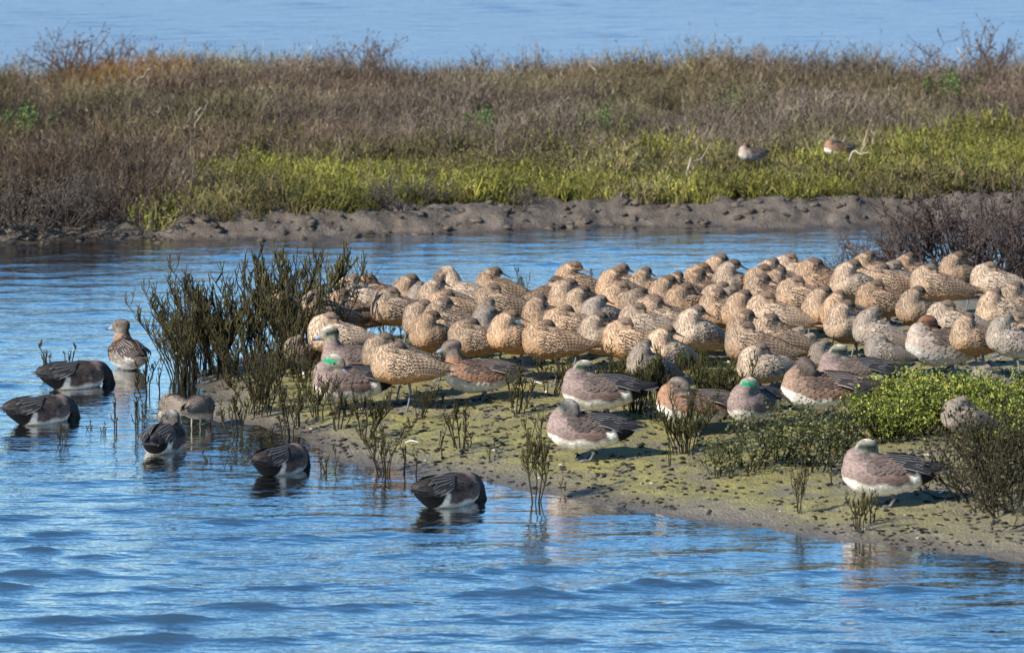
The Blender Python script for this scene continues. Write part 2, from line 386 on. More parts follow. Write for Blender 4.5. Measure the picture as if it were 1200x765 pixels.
class Feathers:
    def __init__(s): s.v = []; s.q = []; s.t = []; s.c = []; s.c2 = []; s.uv = []; s.n = 0
    def put(s, rows, col, col2, uvs, q, t):
        k = s.n; s.v.append(rows); s.c.append(np.broadcast_to(col, (len(rows), 3))); s.c2.append(np.broadcast_to(col2, (len(rows), 3)))
        s.uv.append(uvs); s.q.append(np.asarray(q) + k); 
        if len(t): s.t.append(np.asarray(t) + k)
        s.n += len(rows)
    def scale_feather(s, sf, p, n, flow, L, W, col, col2, lift):
        t = flow - n * (flow @ n); t /= np.linalg.norm(t) + 1e-9
        b = np.cross(n, t)
        rows, uv = [], []
        for v, w, l in ((0.0, 0.30, 0.15), (0.45, 0.5, 0.55), (0.82, 0.36, 0.9)):
            for sg in (-1, 1):
                x, nn = sf.near(p + t * L * v + b * sg * w * W)
                rows.append(x + nn * lift * l); uv.append((0.5 + sg * 0.5 * min(1, w * 2), v))
        x, nn = sf.near(p + t * L); rows.append(x + nn * lift); uv.append((0.5, 1))
        s.put(np.array(rows), col, col2, np.array(uv), [[0, 1, 3, 2], [2, 3, 5, 4]], [[4, 5, 6]])
    def long_feather(s, sf, p0, p1, W, col, col2, side=1.0, sag=0.0, n_seg=6, lift=0.005, up=(0, 0, 1), point=0.6, vs=0.8):
        p0, p1 = np.asarray(p0, float), np.asarray(p1, float); d = p1 - p0; d /= np.linalg.norm(d)
        up = np.asarray(up, float); b = np.cross(up, d); b /= np.linalg.norm(b) + 1e-9; upp = np.cross(d, b)
        rows, uv, q = [], [], []
        for i in range(n_seg + 1):
            v = i / n_seg
            c = p0 + (p1 - p0) * v + upp * sag * math.sin(math.pi * v)
            w = W * (0.5 + 0.5 * min(1, v * 3)) * (1 if v < point else max(0.06, 1 - ((v - point) / (1 - point)) ** 1.6))
            for j, sg in enumerate((-1, 0, 1)):
                x = c + b * sg * w * 0.5 + upp * (0.14 * W if sg == 0 else 0)
                if sf is not None:
                    y, nn = sf.near(x)
                    if (x - y) @ nn < lift: x = y + nn * lift
                rows.append(x); uv.append((j / 2, v * vs))
            if i:
                k = i * 3; q += [[k - 3, k - 2, k + 1, k], [k - 2, k - 1, k + 2, k + 1]]
        s.put(np.array(rows), col, col2, np.array(uv), q, [])
    def mesh(s, name, m):
        return mesh_np(name, np.concatenate(s.v), [np.concatenate(x) for x in (s.q, s.t) if x], m, col=np.concatenate(s.c), col2=np.concatenate(s.c2), uv=np.concatenate(s.uv))

def scatter(sf, n, rfun, rnd):
    idx = rnd.permutation(len(sf.v)); pts = np.empty((0, 3)); keep = []
    for i in idx:
        r = rfun(sf.v[i], sf.nr[i])
        if r <= 0: continue
        if len(pts) and (np.sum((pts - sf.v[i]) ** 2, axis=1) < r * r).any(): continue
        pts = np.vstack([pts, sf.v[i]]); keep.append(i)
        if len(keep) >= n: break
    return keep

def leg_mesh(hip, ankle, foot, toe, col, r=0.0042, web=False):
    b = MB()
    hip, ankle, foot = map(np.asarray, (hip, ankle, foot))
    b.tube([hip, hip * 0.6 + ankle * 0.4, ankle * 0.93 + hip * 0.07, ankle, ankle * 0.9 + foot * 0.1, ankle * 0.4 + foot * 0.6, foot + [0, 0, 0.004]], np.array([2.6, 1.7, 1.25, 1.45, 1.1, 1, 1.2]) * r, col, 6)
    tips = []
    for a in (-32, 0, 32):
        d = np.array([math.cos(R(a)), math.sin(R(a)), 0]); tips.append(foot + d * toe)
        b.tube([foot + [0, 0, 0.004], foot + d * toe * 0.5 + [0, 0, 0.005], foot + d * toe + [0, 0, 0.002]], np.array([1.1, 0.9, 0.45]) * r, col, 5)
    b.tube([foot + [0, 0, 0.004], foot + [-toe * 0.4, 0, 0.004]], np.array([0.8, 0.4]) * r, col, 4)
    if web:
        z = np.array([0, 0, 0.004])
        b.add([foot + z, tips[0] * 0.9 + foot * 0.1 + z, tips[1] * 0.82 + foot * 0.18 + z, tips[2] * 0.9 + foot * 0.1 + z], [], [[0, 1, 2], [0, 2, 3]], np.asarray(col) * 0.8)
    return b.mesh('leg', M_SKINLEG)

def eye_mesh(c, r=0.0045):
    b = MB(); b.ico(c, (r, r, r), (0, 0, 0), sub=2); return b.mesh('eye', M_EYE)

TEMPLATES = {}
def mixc(a, b, t): return np.asarray(a) * (1 - t) + np.asarray(b) * t

# ------------------------------------------------------------------ wading birds
BUFF = dict(breast=(0.43, 0.285, 0.175), belly=(0.38, 0.205, 0.095), back_edge=(0.45, 0.325, 0.215), back_mid=(0.062, 0.040, 0.027), head=(0.135, 0.095, 0.068), face=(0.36, 0.26, 0.18), neck=(0.43, 0.30, 0.195), leg=(0.13, 0.14, 0.15), bill=(0.20, 0.11, 0.085))
PALE = dict(BUFF, breast=(0.49, 0.365, 0.255), back_edge=(0.53, 0.415, 0.30), back_mid=(0.14, 0.10, 0.07), belly=(0.46, 0.30, 0.17), neck=(0.47, 0.345, 0.24))
DARK = dict(BUFF, back_edge=(0.33, 0.225, 0.14), back_mid=(0.055, 0.037, 0.027), head=(0.10, 0.07, 0.05), breast=(0.40, 0.26, 0.155))
GREY = dict(breast=(0.31, 0.255, 0.20), belly=(0.45, 0.39, 0.32), back_edge=(0.33, 0.275, 0.22), back_mid=(0.13, 0.10, 0.08), head=(0.16, 0.125, 0.098), face=(0.30, 0.25, 0.20), neck=(0.27, 0.22, 0.175), leg=(0.16, 0.17, 0.13), bill=(0.06, 0.05, 0.045))
DUN = dict(GREY, breast=(0.26, 0.215, 0.17), belly=(0.42, 0.37, 0.31), back_edge=(0.30, 0.24, 0.18), back_mid=(0.09, 0.07, 0.055), head=(0.16, 0.125, 0.10), neck=(0.22, 0.18, 0.14))

def make_wader(key, pal, pose='sleep', side=1, pitch=0, head_up=0.0, legs=1, feathers=560, seed=0, body_w=1.0, stout=0.0):
    rnd = np.random.default_rng(seed + 11)
    body = [(-.165, 0, .166, .018, .012), (-.13, 0, .177, .036, .030), (-.07, 0, .190, .060 * body_w, .056), (0, 0, .197, .074 * body_w, .071), (.055, 0, .200, .077 * body_w, .075), (.10, 0, .205, .067 * body_w, .065)]
    c, s = math.cos(R(pitch)), math.sin(R(pitch))
    def rot(p):
        x, z = p[0], p[2] - .185
        return np.array([x * c - z * s, p[1], x * s + z * c + .185])
    body = [(*rot(p), p[3], p[4]) for p in body]
    parts = chain(body)
    ch = rot((.10, 0, .235))
    if pose == 'sleep':
        hc = ch + np.array([-.052 - stout * .015, side * .014, .055 + head_up])
        hd = np.array([-1, side * .50, -.18]); hd /= np.linalg.norm(hd)
        parts += chain([(*ch, .055, .050), (*(ch + [-.008, 0, .022 + head_up * .5]), .049, .040), (*(hc + [.024, -side * .006, -.010]), .034, .028)])
    elif pose == 'preen':
        hc = ch + np.array([.072, side * .015, .058]); hd = np.array([.55, 0, -.83])
        parts += chain([(*ch, .052, .048), (*(ch + [.004, 0, .05]), .034, .032), (*(ch + [.022, 0, .085]), .026, .026), (*(ch + [.05, side * .008, .083]), .024, .024)])
    else:  # feed: neck and head lowered in front
        hc = ch + np.array([.085, side * .01, -.105]); hd = np.array([.35, 0, -.94])
        parts += chain([(*ch, .046, .046), (*(ch + [.035, 0, -.005]), .034, .034), (*(ch + [.065, 0, -.045]), .026, .026), (*(ch + [.08, 0, -.085]), .023, .023)])
    hq = qdir(hd)
    parts.append((hc, (.034, .0255, .027), hq))
    parts.append((hc + hd * .016 + np.array([0, 0, -.004]), (.026, .018, .018), hq))
    me = remesh(parts, 0.0062, 5); sf = Surf(me)
    inv = np.array(hq.to_matrix())
    irot = lambda p: np.array([(p[0]) * c + (p[2] - .185) * s, p[1], -(p[0]) * s + (p[2] - .185) * c + .185])
    chx = ch
    def colour(p, n):
        b = irot(p)
        hl = (p - hc) @ inv
        hdist = np.linalg.norm(hl / np.array([1.25, 1, 1]))
        t = np.clip((b[2] - .155) / .06, 0, 1)
        col = mixc(pal['belly'], pal['breast'], t)
        if b[2] > .20 and b[0] < .06: col = mixc(col, mixc(pal['back_edge'], pal['back_mid'], .45), np.clip((b[2] - .20) / .03, 0, 1))
        if b[0] < -.10 and b[2] < .17: col = mixc(col, pal['belly'], .6)
        if np.linalg.norm(p - chx) < .075 or p[2] > chx[2] + .01: col = mixc(col, pal['neck'], .8)
        if hdist < .043 :
            w = np.clip((.043 - hdist) / .010, 0, 1)
            cap = np.clip((hl[2] + .006 + .004 * math.sin(hl[0] * 150)) / .010, 0, 1)
            hcol = mixc(pal['face'], pal['head'], cap)
            if abs(hl[2] - .001) < .005 and hl[0] > -.012: hcol = np.asarray(pal['head']) * .55
            col = mixc(col, hcol, w)
        return col
    cols = np.array([colour(sf.v[i], sf.nr[i]) for i in range(len(sf.v))])
    a = me.color_attributes.new('col', 'FLOAT_COLOR', 'POINT'); c4 = np.ones((len(cols), 4), np.float32); c4[:, :3] = cols; a.data.foreach_set('color', c4.ravel())
    me.materials.clear(); me.materials.append(M_PLUM)
    # feathers
    def rfun(p, n):
        b = irot(p)
        if np.linalg.norm(p - hc) < .046: return 0
        if b[2] > .265 and b[0] > .0 or np.linalg.norm(p - chx) < .055: return .0085
        if b[2] < .150 or n[2] < -.45: return 0
        if b[2] > .185 and b[0] < .075: return .0120
        return .0105
    fw = {1: Feathers(), -1: Feathers()}; fb = Feathers()
    for i in scatter(sf, feathers, rfun, rnd):
        p, n = sf.v[i], sf.nr[i]; b = irot(p)
        sg = 1 if p[1] >= 0 else -1
        flow = np.array([-c, .10 * sg, -s - .22]) + rnd.normal(0, .17, 3)
        jit = 1 + rnd.normal(0, .16)
        if b[2] > .178 and b[0] < .08 and not (np.linalg.norm(p - chx) < .06):
            L = (.031 if b[0] < .03 else .024) * rnd.uniform(.8, 1.2)
            fw[sg].scale_feather(sf, p, n, flow, L, .017 * rnd.uniform(.8, 1.2), np.asarray(pal['back_edge']) * jit, np.asarray(pal['back_mid']) * max(.5, 1.1 + rnd.normal(0, .45)), .005)
        elif b[2] > .262 and b[0] > 0 or np.linalg.norm(p - chx) < .06:
            fl = np.array([-.2, 0, -1]) + rnd.normal(0, .1, 3)
            fb.scale_feather(sf, p, n, fl, .015, .009, np.asarray(pal['neck']) * jit, mixc(pal['neck'], pal['head'], .8) * (1 + rnd.normal(0, .3)), .003)
        else:
            fb.scale_feather(sf, p, n, flow, .021, .015, mixc(pal['breast'], pal['belly'], np.clip((.20 - b[2]) / .05, 0, 1)) * jit, mixc(pal['breast'], pal['back_mid'], .42 * rnd.random() + .1), .003)
    for sg in (1, -1):
        for k in range(7):       # folded flight feathers
            z0 = .232 - k * .0085; y0 = .028 + k * .0062
            p0 = rot((-.01 - .006 * k, sg * y0, z0)); p1 = rot((-.205 + .010 * k + rnd.normal(0, .004), sg * (.012 + .0035 * k), .192 - k * .0045))
            fw[sg].long_feather(sf, p0, p1, .020, np.asarray(pal['back_edge']) * .7, np.asarray(pal['back_mid']) * rnd.uniform(.8, 1.5), sag=.006, up=(0, sg * .75, .65), lift=.004 + .0008 * k, vs=-4.5)
    tl = Feathers()
    for k in range(7):
        y = (k - 3) * .0075
        tl.long_feather(None, rot((-.12, y * .6, .180 - abs(y) * .25)), rot((-.205, y * 1.25, .168 - abs(y) * .3)), .017, np.asarray(pal['back_edge']) * .95, np.asarray(pal['back_mid']) * 1.4, n_seg=4, vs=-3)
    bl = MB(); b0 = hc + hd * .030 + np.array([0, 0, -.003])
    n_b = 6; bd = hd.copy()
    if pose == 'sleep': bd = hd + np.array([0, 0, -.42])
    bd /= np.linalg.norm(bd)
    Lb = (.060 if pose == 'sleep' else .095) if pal in (BUFF, PALE, DARK) else .05
    pts = [b0 + bd * Lb * t + np.array([0, 0, .004 * t * t]) for t in np.linspace(0, 1, n_b)]
    bl.tube(pts, np.linspace(.0056, .0022, n_b), pal['bill'], 6)
    T = [('body', me, None), ('wing', fw[1].mesh('wing', M_FG), None), ('wing', fw[-1].mesh('wing', M_FG), None), ('breast_feathers', fb.mesh('breast_feathers', M_FG), 'body'),
         ('tail', tl.mesh('tail', M_FG), None), ('bill', bl.mesh('bill', M_SKINLEG), None)]
    latv = np.cross(hd, [0, 0, 1]); latv /= np.linalg.norm(latv)
    for sg in (1, -1):
        e, nn = sf.near(hc + hd * .010 + latv * sg * .03 + np.array([0, 0, .003])); T.append(('eye', eye_mesh(e - nn * .001, .0038), None))
    for k, sg in enumerate((1, -1) if legs == 2 else (side,)):
        y = sg * .028
        T.append(('leg', leg_mesh((.0, y, .150), (-.014, y, .088), (.004 + .02 * k, y * .8, 0), .032, pal['leg'], .0042), None))
    TEMPLATES[key] = dict(parts=T, zc=.20, rad=.072, ext=.085)

# ------------------------------------------------------------------ ducks
DRAKE = dict(breast=(0.205, 0.148, 0.128), flank=(0.135, 0.088, 0.072), belly=(0.74, 0.68, 0.58), back_edge=(0.19, 0.145, 0.12), back_mid=(0.085, 0.062, 0.052), head=(0.20, 0.172, 0.132), crown=(0.62, 0.53, 0.39), patch=(0.020, 0.036, 0.026), vent=(0.010, 0.010, 0.011), ter_e=(0.27, 0.255, 0.24), ter_m=(0.018, 0.017, 0.018), tail=(0.055, 0.05, 0.05), tail_e=(0.20, 0.19, 0.18), leg=(0.09, 0.09, 0.095), bill=(0.17, 0.215, 0.27), white=True)
GREEN = dict(DRAKE, patch=(0.01, 0.20, 0.10), crown=(0.42, 0.38, 0.30))
NAPE = dict(DRAKE, breast=(0.15, 0.105, 0.09), flank=(0.11, 0.075, 0.063), back_edge=(.12, .092, .078), back_mid=(.05, .038, .032), ter_e=(.22, .21, .20), head=(0.085, 0.075, 0.07), crown=(0.20, 0.175, 0.15), patch=(0.03, 0.035, 0.03))
HEN = dict(breast=(0.27, 0.15, 0.092), flank=(0.22, 0.118, 0.07), belly=(0.72, 0.66, 0.56), back_edge=(0.33, 0.20, 0.12), back_mid=(0.055, 0.036, 0.028), head=(0.155, 0.125, 0.10), crown=(0.11, 0.085, 0.066), patch=(0.07, 0.055, 0.045), vent=(0.30, 0.26, 0.22), ter_e=(0.42, 0.33, 0.26), ter_m=(0.035, 0.028, 0.025), tail=(0.06, 0.048, 0.04), tail_e=(0.26, 0.2, 0.15), leg=(0.09, 0.09, 0.095), bill=(0.15, 0.18, 0.22), white=False)
DHEN = dict(HEN, breast=(0.24, 0.155, 0.11), flank=(0.20, 0.12, 0.08), back_edge=(0.23, 0.15, 0.10), head=(0.085, 0.065, 0.055), crown=(0.06, 0.047, 0.04))
RHEN = dict(HEN, breast=(0.34, 0.27, 0.215), flank=(0.26, 0.22, 0.185), belly=(0.45, 0.42, 0.38), back_edge=(0.32, 0.25, 0.19), back_mid=(0.06, 0.042, 0.033), head=(0.17, 0.085, 0.048), crown=(0.13, 0.06, 0.035), patch=(0.10, 0.05, 0.035))

def make_duck(key, pal, pose='sleep', side=1, seed=0, feathers=330, afloat=False, legs=2, alert_dir=None):
    rnd = np.random.default_rng(seed + 101)
    body = [(-.165, 0, .132, .026, .018), (-.135, 0, .126, .048, .036), (-.085, 0, .118, .068, .056), (-.02, 0, .114, .083, .073), (.05, 0, .114, .088, .077), (.10, 0, .120, .077, .068), (.118, 0, .128, .062, .055)]
    if pose == 'feed': body[0] = (-.170, 0, .160, .030, .022); body[1] = (-.135, 0, .145, .050, .042); body[2] = (-.085, 0, .125, .070, .062)
    parts = chain(body)
    ch = np.array([.112, 0, .165])
    if pose == 'sleep':
        hc = np.array([.074, side * .018, .212]); hd = np.array([-1, side * .55, -.16])
        parts += chain([(*ch, .052, .040), (.108, side * .004, .185, .044, .034)])
    elif pose == 'tall':      # sleeping with the head held higher, crown towards the viewer
        hc = np.array([.072, side * .02, .214]); hd = np.array([-.75, side * .80, -.35])
        parts += chain([(.108, 0, .165, .052, .042), (.095, side * .006, .19, .040, .034)])
    elif pose == 'alert':
        hc = np.array([.128, 0, .246]); hd = np.array(alert_dir or (1, 0, -.18))
        parts += chain([(*ch, .050, .042), (.118, 0, .195, .040, .034), (.120, 0, .228, .032, .028)])
    else:
        hc = np.array([.205, 0, .048]); hd = np.array([.5, 0, -.86])
        parts += chain([(.115, 0, .140, .056, .050), (.150, 0, .140, .042, .040), (.182, 0, .115, .034, .034), (.198, 0, .075, .030, .030)])
    hd = hd / np.linalg.norm(hd); hq = qdir(hd); inv = np.array(hq.to_matrix())
    parts.append((hc, (.047, .032, .035), hq)); parts.append((hc + hd * .020 - np.array([0, 0, .006]), (.032, .023, .023), hq))
    me = remesh(parts, 0.0062, 5); sf = Surf(me)
    def colour(p, n):
        x, y, z = p
        w = .004 * math.sin(x * 60 + y * 40)
        if pal['white']:
            col = mixc(pal['belly'], mixc(pal['flank'], pal['breast'], np.clip((x - .0) / .1, 0, 1)), np.clip((z - .080 + w * 1.6 - .12 * max(0, x - .02)) / .016, 0, 1))
            wl = -.075 + .35 * (z - .10)
            vx = -.112 + .3 * (z - .1)
            if pose == 'feed': wl = -.058; vx = -.088 + .25 * (z - .1)
            if z < .158: col = mixc(col, pal['belly'], np.clip((wl - x) / .010, 0, 1))
            if z < .185: col = mixc(col, pal['vent'], np.clip((vx - x) / .008, 0, 1))
        else:
            col = mixc(pal['belly'], mixc(pal['flank'], pal['breast'], np.clip((x - .0) / .1, 0, 1)), np.clip((z - .090 + w - .30 * max(0, x - .05)) / .014, 0, 1))
            col = mixc(col, pal['vent'], np.clip((-.10 - x) / .02, 0, 1))
        if x < .075: col = mixc(col, mixc(pal['back_edge'], pal['back_mid'], .5), np.clip((z - .148) / .014, 0, 1))
        if pose == 'feed' and x > .13: col = np.asarray(pal['head']) * .55
        hl = (p - hc) @ inv
        hdist = np.linalg.norm(hl / np.array([1.3, 1, 1]))
        if hdist < .047 or (pose == 'alert' and z > .212):
            k = np.clip((.047 - hdist) / .008, 0, 1) if pose != 'alert' else 1
            h = np.asarray(pal['head']) * (1 + .10 * math.sin(x * 900) * math.sin(z * 800 + y * 500))
            h = mixc(h, pal['patch'], np.clip(1.5 - abs(hl[2] - .005) / .010, 0, 1) * np.clip((.026 - hl[0]) / .012, 0, 1) * np.clip((abs(hl[1]) - .006) / .006, 0, 1))
            h = mixc(h, pal['crown'], np.clip((hl[2] - .020) / .006, 0, 1) * np.clip((hl[0] + .022) / .01, 0, 1) * np.clip((.019 - abs(hl[1])) / .005, 0, 1))
            col = mixc(col, h, k)
        return col
    cols = np.array([colour(sf.v[i], sf.nr[i]) for i in range(len(sf.v))])
    a = me.color_attributes.new('col', 'FLOAT_COLOR', 'POINT'); c4 = np.ones((len(cols), 4), np.float32); c4[:, :3] = cols; a.data.foreach_set('color', c4.ravel())
    me.materials.clear(); me.materials.append(M_PLUM)
    def rfun(p, n):
        if np.linalg.norm(p - hc) < .052: return 0
        if p[2] > .140 and p[0] < .09: return .0145
        if not pal['white'] and p[2] > .09 and -.09 < p[0] and p[0] < .13: return .0150
        return 0
    fw = {1: Feathers(), -1: Feathers()}; fbs = {1: Feathers(), -1: Feathers()}
    for i in scatter(sf, feathers, rfun, rnd):
        p, n = sf.v[i], sf.nr[i]; sg = 1 if p[1] >= 0 else -1
        flow = np.array([-1, .08 * sg, -.12]) + rnd.normal(0, .07, 3); jit = 1 + rnd.normal(0, .14)
        if p[2] > .138 and p[0] < .085:
            fw[sg].scale_feather(sf, p, n, flow, .036, .023, np.asarray(pal['back_edge']) * jit, np.asarray(pal['back_mid']) * jit, .005)
        else:
            cc = np.array(colour(p, n))
            fbs[sg].scale_feather(sf, p, n, flow, .028, .019, cc * jit * 1.1, cc * .62, .0035)
    T = [('body', me, None)]
    for sg in (1, -1):
        if fbs[sg].n: T.append(('flank_feathers', fbs[sg].mesh('flank_feathers', M_FD), 'body'))
    for sg in (1, -1):
        wi = len(T); T.append(('wing', fw[sg].mesh('wing', M_FD), None))
        # pale forewing patch edge and long drooping tertials
        for k in range(6):
            p0 = (.005 - .010 * k, sg * (.030 + .0085 * k), .186 - .0060 * k); p1 = (-.155 + .004 * k + rnd.normal(0, .006), sg * (.010 + .0125 * k), .166 - .0082 * k)
            f = Feathers(); f.long_feather(sf, p0, p1, .021, np.asarray(pal['ter_e']) * (1 + rnd.normal(0, .1)), pal['ter_m'], sag=.010, up=(0, sg * .55, .8), lift=.006 + .0011 * (6 - k), point=.5)
            T.append(('feather', f.mesh('feather', M_FD), wi))
        for k in range(4):
            p0 = (-.085, sg * (.030 + .005 * k), .160 - .006 * k); p1 = (-.225 + .014 * k, sg * (.010 + .006 * k), .150 - .007 * k)
            f = Feathers(); f.long_feather(sf, p0, p1, .019, np.asarray(pal['ter_m']) * 2.5, np.asarray(pal['ter_m']), sag=.004, up=(0, sg * .5, .85), lift=.004 + .001 * k)
            T.append(('feather', f.mesh('feather', M_FD), wi))
    tl = Feathers(); dz = .030 if pose == 'feed' else 0
    for k in range(9):
        y = (k - 4) * .008
        tl.long_feather(None, (-.135, y * .7, .140 + dz * .5 - abs(y) * .2), (-.238 + abs(y) * 1.1, y * 1.35, .135 + dz - abs(y) * .3), .019, pal['tail_e'], pal['tail'], n_seg=4, point=.3)
    T.append(('tail', tl.mesh('tail', M_FD), None))
    if pose != 'feed':
        hd0 = hd.copy()
        if pose in ('sleep', 'tall'): hd = hd + np.array([0, 0, -.50 if pose == 'sleep' else -1.1]); hd /= np.linalg.norm(hd)
        bl = MB(); b0 = hc + hd * .036 + np.array([0, 0, -.008]); lat = np.cross(hd, [0, 0, 1]); lat /= np.linalg.norm(lat); upv = np.cross(lat, hd)
        ring = []; nb = 6; cs = []
        for i, t in enumerate(np.linspace(0, 1, nb)):
            w = .0115 + .002 * math.sin(t * 3); h = .012 * (1 - t) ** .8 + .004
            for j in range(8):
                an = j / 8 * 2 * math.pi
                ring.append(b0 + hd * .044 * t + lat * math.cos(an) * w * (1 if t < .8 else .8) + upv * math.sin(an) * h - upv * .006 * t); cs.append(np.asarray(pal['bill']) if t < .75 else np.array([.02, .02, .02]))
        q = [[i * 8 + j, i * 8 + (j + 1) % 8, (i + 1) * 8 + (j + 1) % 8, (i + 1) * 8 + j] for i in range(nb - 1) for j in range(8)]
        ring.append(b0 + hd * .046 - upv * .006); k = len(ring) - 1; cs.append(np.array([.02, .02, .02]))
        bl.add(ring, q, [[(nb - 1) * 8 + j, (nb - 1) * 8 + (j + 1) % 8, k] for j in range(8)], np.array(cs))
        T.append(('bill', bl.mesh('bill', M_SKINLEG), None))
        for sg in (1, -1):
            e, nn = sf.near(hc + hd * .014 + lat * sg * .04 + np.array([0, 0, .006])); T.append(('eye', eye_mesh(e - nn * .001, .0046), None))
    if not afloat:
        for k, sg in enumerate((1, -1) if legs == 2 else (side,)):
            y = sg * .035
            T.append(('leg', leg_mesh((-.005, y, .070), (-.022, y, .034), (-.004 + .022 * k, y * .9, 0), .042, pal['leg'], .0062, web=True), None))
    TEMPLATES[key] = dict(parts=T, zc=.125, rad=.085, ext=.09)

for i, (k, pal) in enumerate((('g', BUFF), ('p', PALE), ('d', DARK))):
    make_wader(k + 'a', pal, 'sleep', 1, 1, .0, 1, seed=i * 10)
    make_wader(k + 'b', pal, 'sleep', -1, 5, .004, 2, seed=i * 10 + 1)
    if k != 'd': make_wader(k + 'c', pal, 'sleep', 1, 10, .006, 1, seed=i * 10 + 2, body_w=1.06)
make_wader('ge', BUFF, 'sleep', -1, -3, -.006, 1, seed=77, stout=1)
make_wader('preen', PALE, 'preen', 1, 6, 0, 2, seed=50)
make_wader('na', GREY, 'sleep', 1, 6, 0, 1, seed=60); make_wader('nb', GREY, 'sleep', -1, 14, .004, 2, seed=61)
make_wader('ua', DUN, 'sleep', 1, 8, -.006, 2, seed=62)
make_wader('feed', DUN, 'feed', 1, -8, 0, 2, seed=63)
make_duck('m', DRAKE, 'sleep', -1, 1); make_duck('m2', dict(NAPE, breast=DRAKE['breast'], flank=DRAKE['flank']), 'tall', 1, 2); make_duck('mg', GREEN, 'sleep', 1, 3); make_duck('ma', DRAKE, 'alert', 1, 4)
make_duck('f', HEN, 'sleep', 1, 5); make_duck('fa', HEN, 'alert', 1, 6); make_duck('fd', DHEN, 'tall', 1, 7); make_duck('fr', RHEN, 'sleep', -1, 8)
make_duck('wfeed', NAPE, 'feed', 1, 9, afloat=True); make_duck('wup', NAPE, 'tall', -1, 10, afloat=True); GHEN = dict(RHEN, head=(.12, .095, .075), crown=(.09, .07, .055), patch=(.08, .06, .05), breast=(.30, .19, .125))
make_duck('walert', GHEN, 'alert', 1, 11, alert_dir=(.6, .8, -.1))

# ------------------------------------------------------------------ birds: where each one stands
#  (template, x, y of the body in the photograph frame, heading, size, label or None)
FLOCK = [
 ('pb',425,350,182),('ga',442,343,205),('gb',384,367,200),('db',413,368,190),('ga',471,363,192),('gc',489,352,215),('nb',502,360,232),('gb',522,354,192),('ge',534,364,183),('preen',554,350,168),
 ('gb',590,341,174),('ga',591,358,180),('ga',508,377,204),('gb',534,380,190),('gc',512,397,226),('ge',563,398,184),('na',579,386,228),('pa',400,394,186),('ga',463,418,200),('ua',356,412,215),('gb',346,367,212),
 ('da',641,350,8),('gc',683,338,190),('ga',675,352,214),('pc',689,366,226),('gb',741,337,192),('gc',731,345,207),('ga',743,359,191),('gb',768,341,203),('ge',764,360,200),('gc',788,355,222),('gb',805,347,212),
 ('na',708,371,218),('pa',761,381,178),('pb',781,379,187),('ga',777,371,196),('gb',645,375,214),('ge',674,382,184),('nb',582,380,220),('gc',606,397,217),('ge',652,401,180),('pc',708,398,217),('ga',746,401,181),('pc',787,417,226),('nb',766,430,215),
 ('gb',831,345,196),('ga',833,333,203),('gc',849,330,226),('pc',869,335,228),('ge',857,354,190),('ga',818,361,214),('gb',847,366,180),('na',865,361,200),('da',903,335,186),('db',905,351,174),('gb',915,333,197),('pa',936,320,190),
 ('ga',946,351,180),('gb',926,342,205),('ga',964,328,191),('db',971,335,184),('gc',875,369,226),('pa',908,369,178),('gc',972,368,228),('gb',992,369,214),('pc',996,385,222),('pc',822,393,220),('da',890,403,172),('gb',888,394,190),('db',916,401,178),
 ('pa',900,429,208),('ua',956,411,200),('ua',970,419,218),('ua',946,404,190),
 ('pc',1003,334,212),('gb',1031,324,192),('ge',1043,332,180),('na',1057,327,200),('gb',1075,325,200),('da',1102,335,178),('ga',1038,354,189),('gc',1129,325,212),('pa',1171,332,180),('nb',1034,393,188),
 ('gc',1080,366,222),('pa',1122,378,181),('pb',1177,366,202),('ua',1040,412,190),('gb',1157,397,212),('nb',1184,399,190),('ga',1199,395,200),('gb',1205,362,200)]
SIZES = {'na': .92, 'nb': .94, 'ua': .70}
FL = {'a': 'mottled buff wading bird asleep in the packed flock, bill tucked along its back',
      'p': 'pale sandy speckled wading bird asleep in the packed flock, bill tucked',
      'd': 'dark brown backed wading bird asleep in the packed flock, bill tucked',
      'n': 'plain grey wading bird asleep among the buff mottled flock',
      'u': 'small dusky brown wading bird hunched low between the bigger sleepers'}
B = []
for t, x, y, h in FLOCK:
    k = 'a' if t[0] == 'g' else t[0]
    lab, grp = (FL[k], {'a': 'buff wading birds packed on the spit', 'p': 'pale wading birds packed on the spit', 'd': 'dark backed wading birds in the flock', 'n': 'grey wading birds in the flock', 'u': 'small dusky wading birds in the flock'}[k]) if t != 'preen' else ('pale wading bird with arched neck reaching down to preen behind the flock', None)
    B.append(dict(t=t, x=x, y=y, h=h, s=SIZES.get(t, 1.0) * random.uniform(.96, 1.04), label=lab, group=grp, name='wading_bird', cat='bird'))
LM = [(290, 400, 'by the dark thicket at the spit tip'), (420, 400, 'behind the drake with raised white forehead'), (560, 400, 'behind the alert brown hen'), (553, 338, 'around the preening bird'), (650, 400, 'beside the dense olive bush'),
      (755, 405, 'behind the dense olive bushes'), (850, 400, 'behind the rufous hen'), (960, 405, 'behind the dark brown hen'), (1100, 385, 'around the chestnut headed duck'), (1085, 325, 'below the bare twiggy bushes'), (1175, 350, 'below the tallest bare twiggy bush'),
      (650, 345, 'along the open channel edge, mid flock'), (760, 340, 'along the channel behind the densest rows'), (850, 335, 'along the channel by the lone stem clump'), (940, 330, 'along the channel beside the bare bushes')]
for b in B:
    if b['group']:
        d = min(LM, key=lambda l: (l[0] - b['x']) ** 2 + 4 * (l[1] - b['y']) ** 2)[2]
        look = {'g': 'mottled buff', 'p': 'pale sandy', 'd': 'dark backed', 'n': 'plain grey', 'u': 'small dusky'}[b['t'][0]]
        pose = {'a': 'asleep on one leg', 'b': 'asleep on two legs', 'c': 'asleep upright', 'e': 'asleep low and level'}[b['t'][1]]
        b['label'] = f'{look} wading bird {pose} {d}' if 'preen' not in b['t'] else b['label']
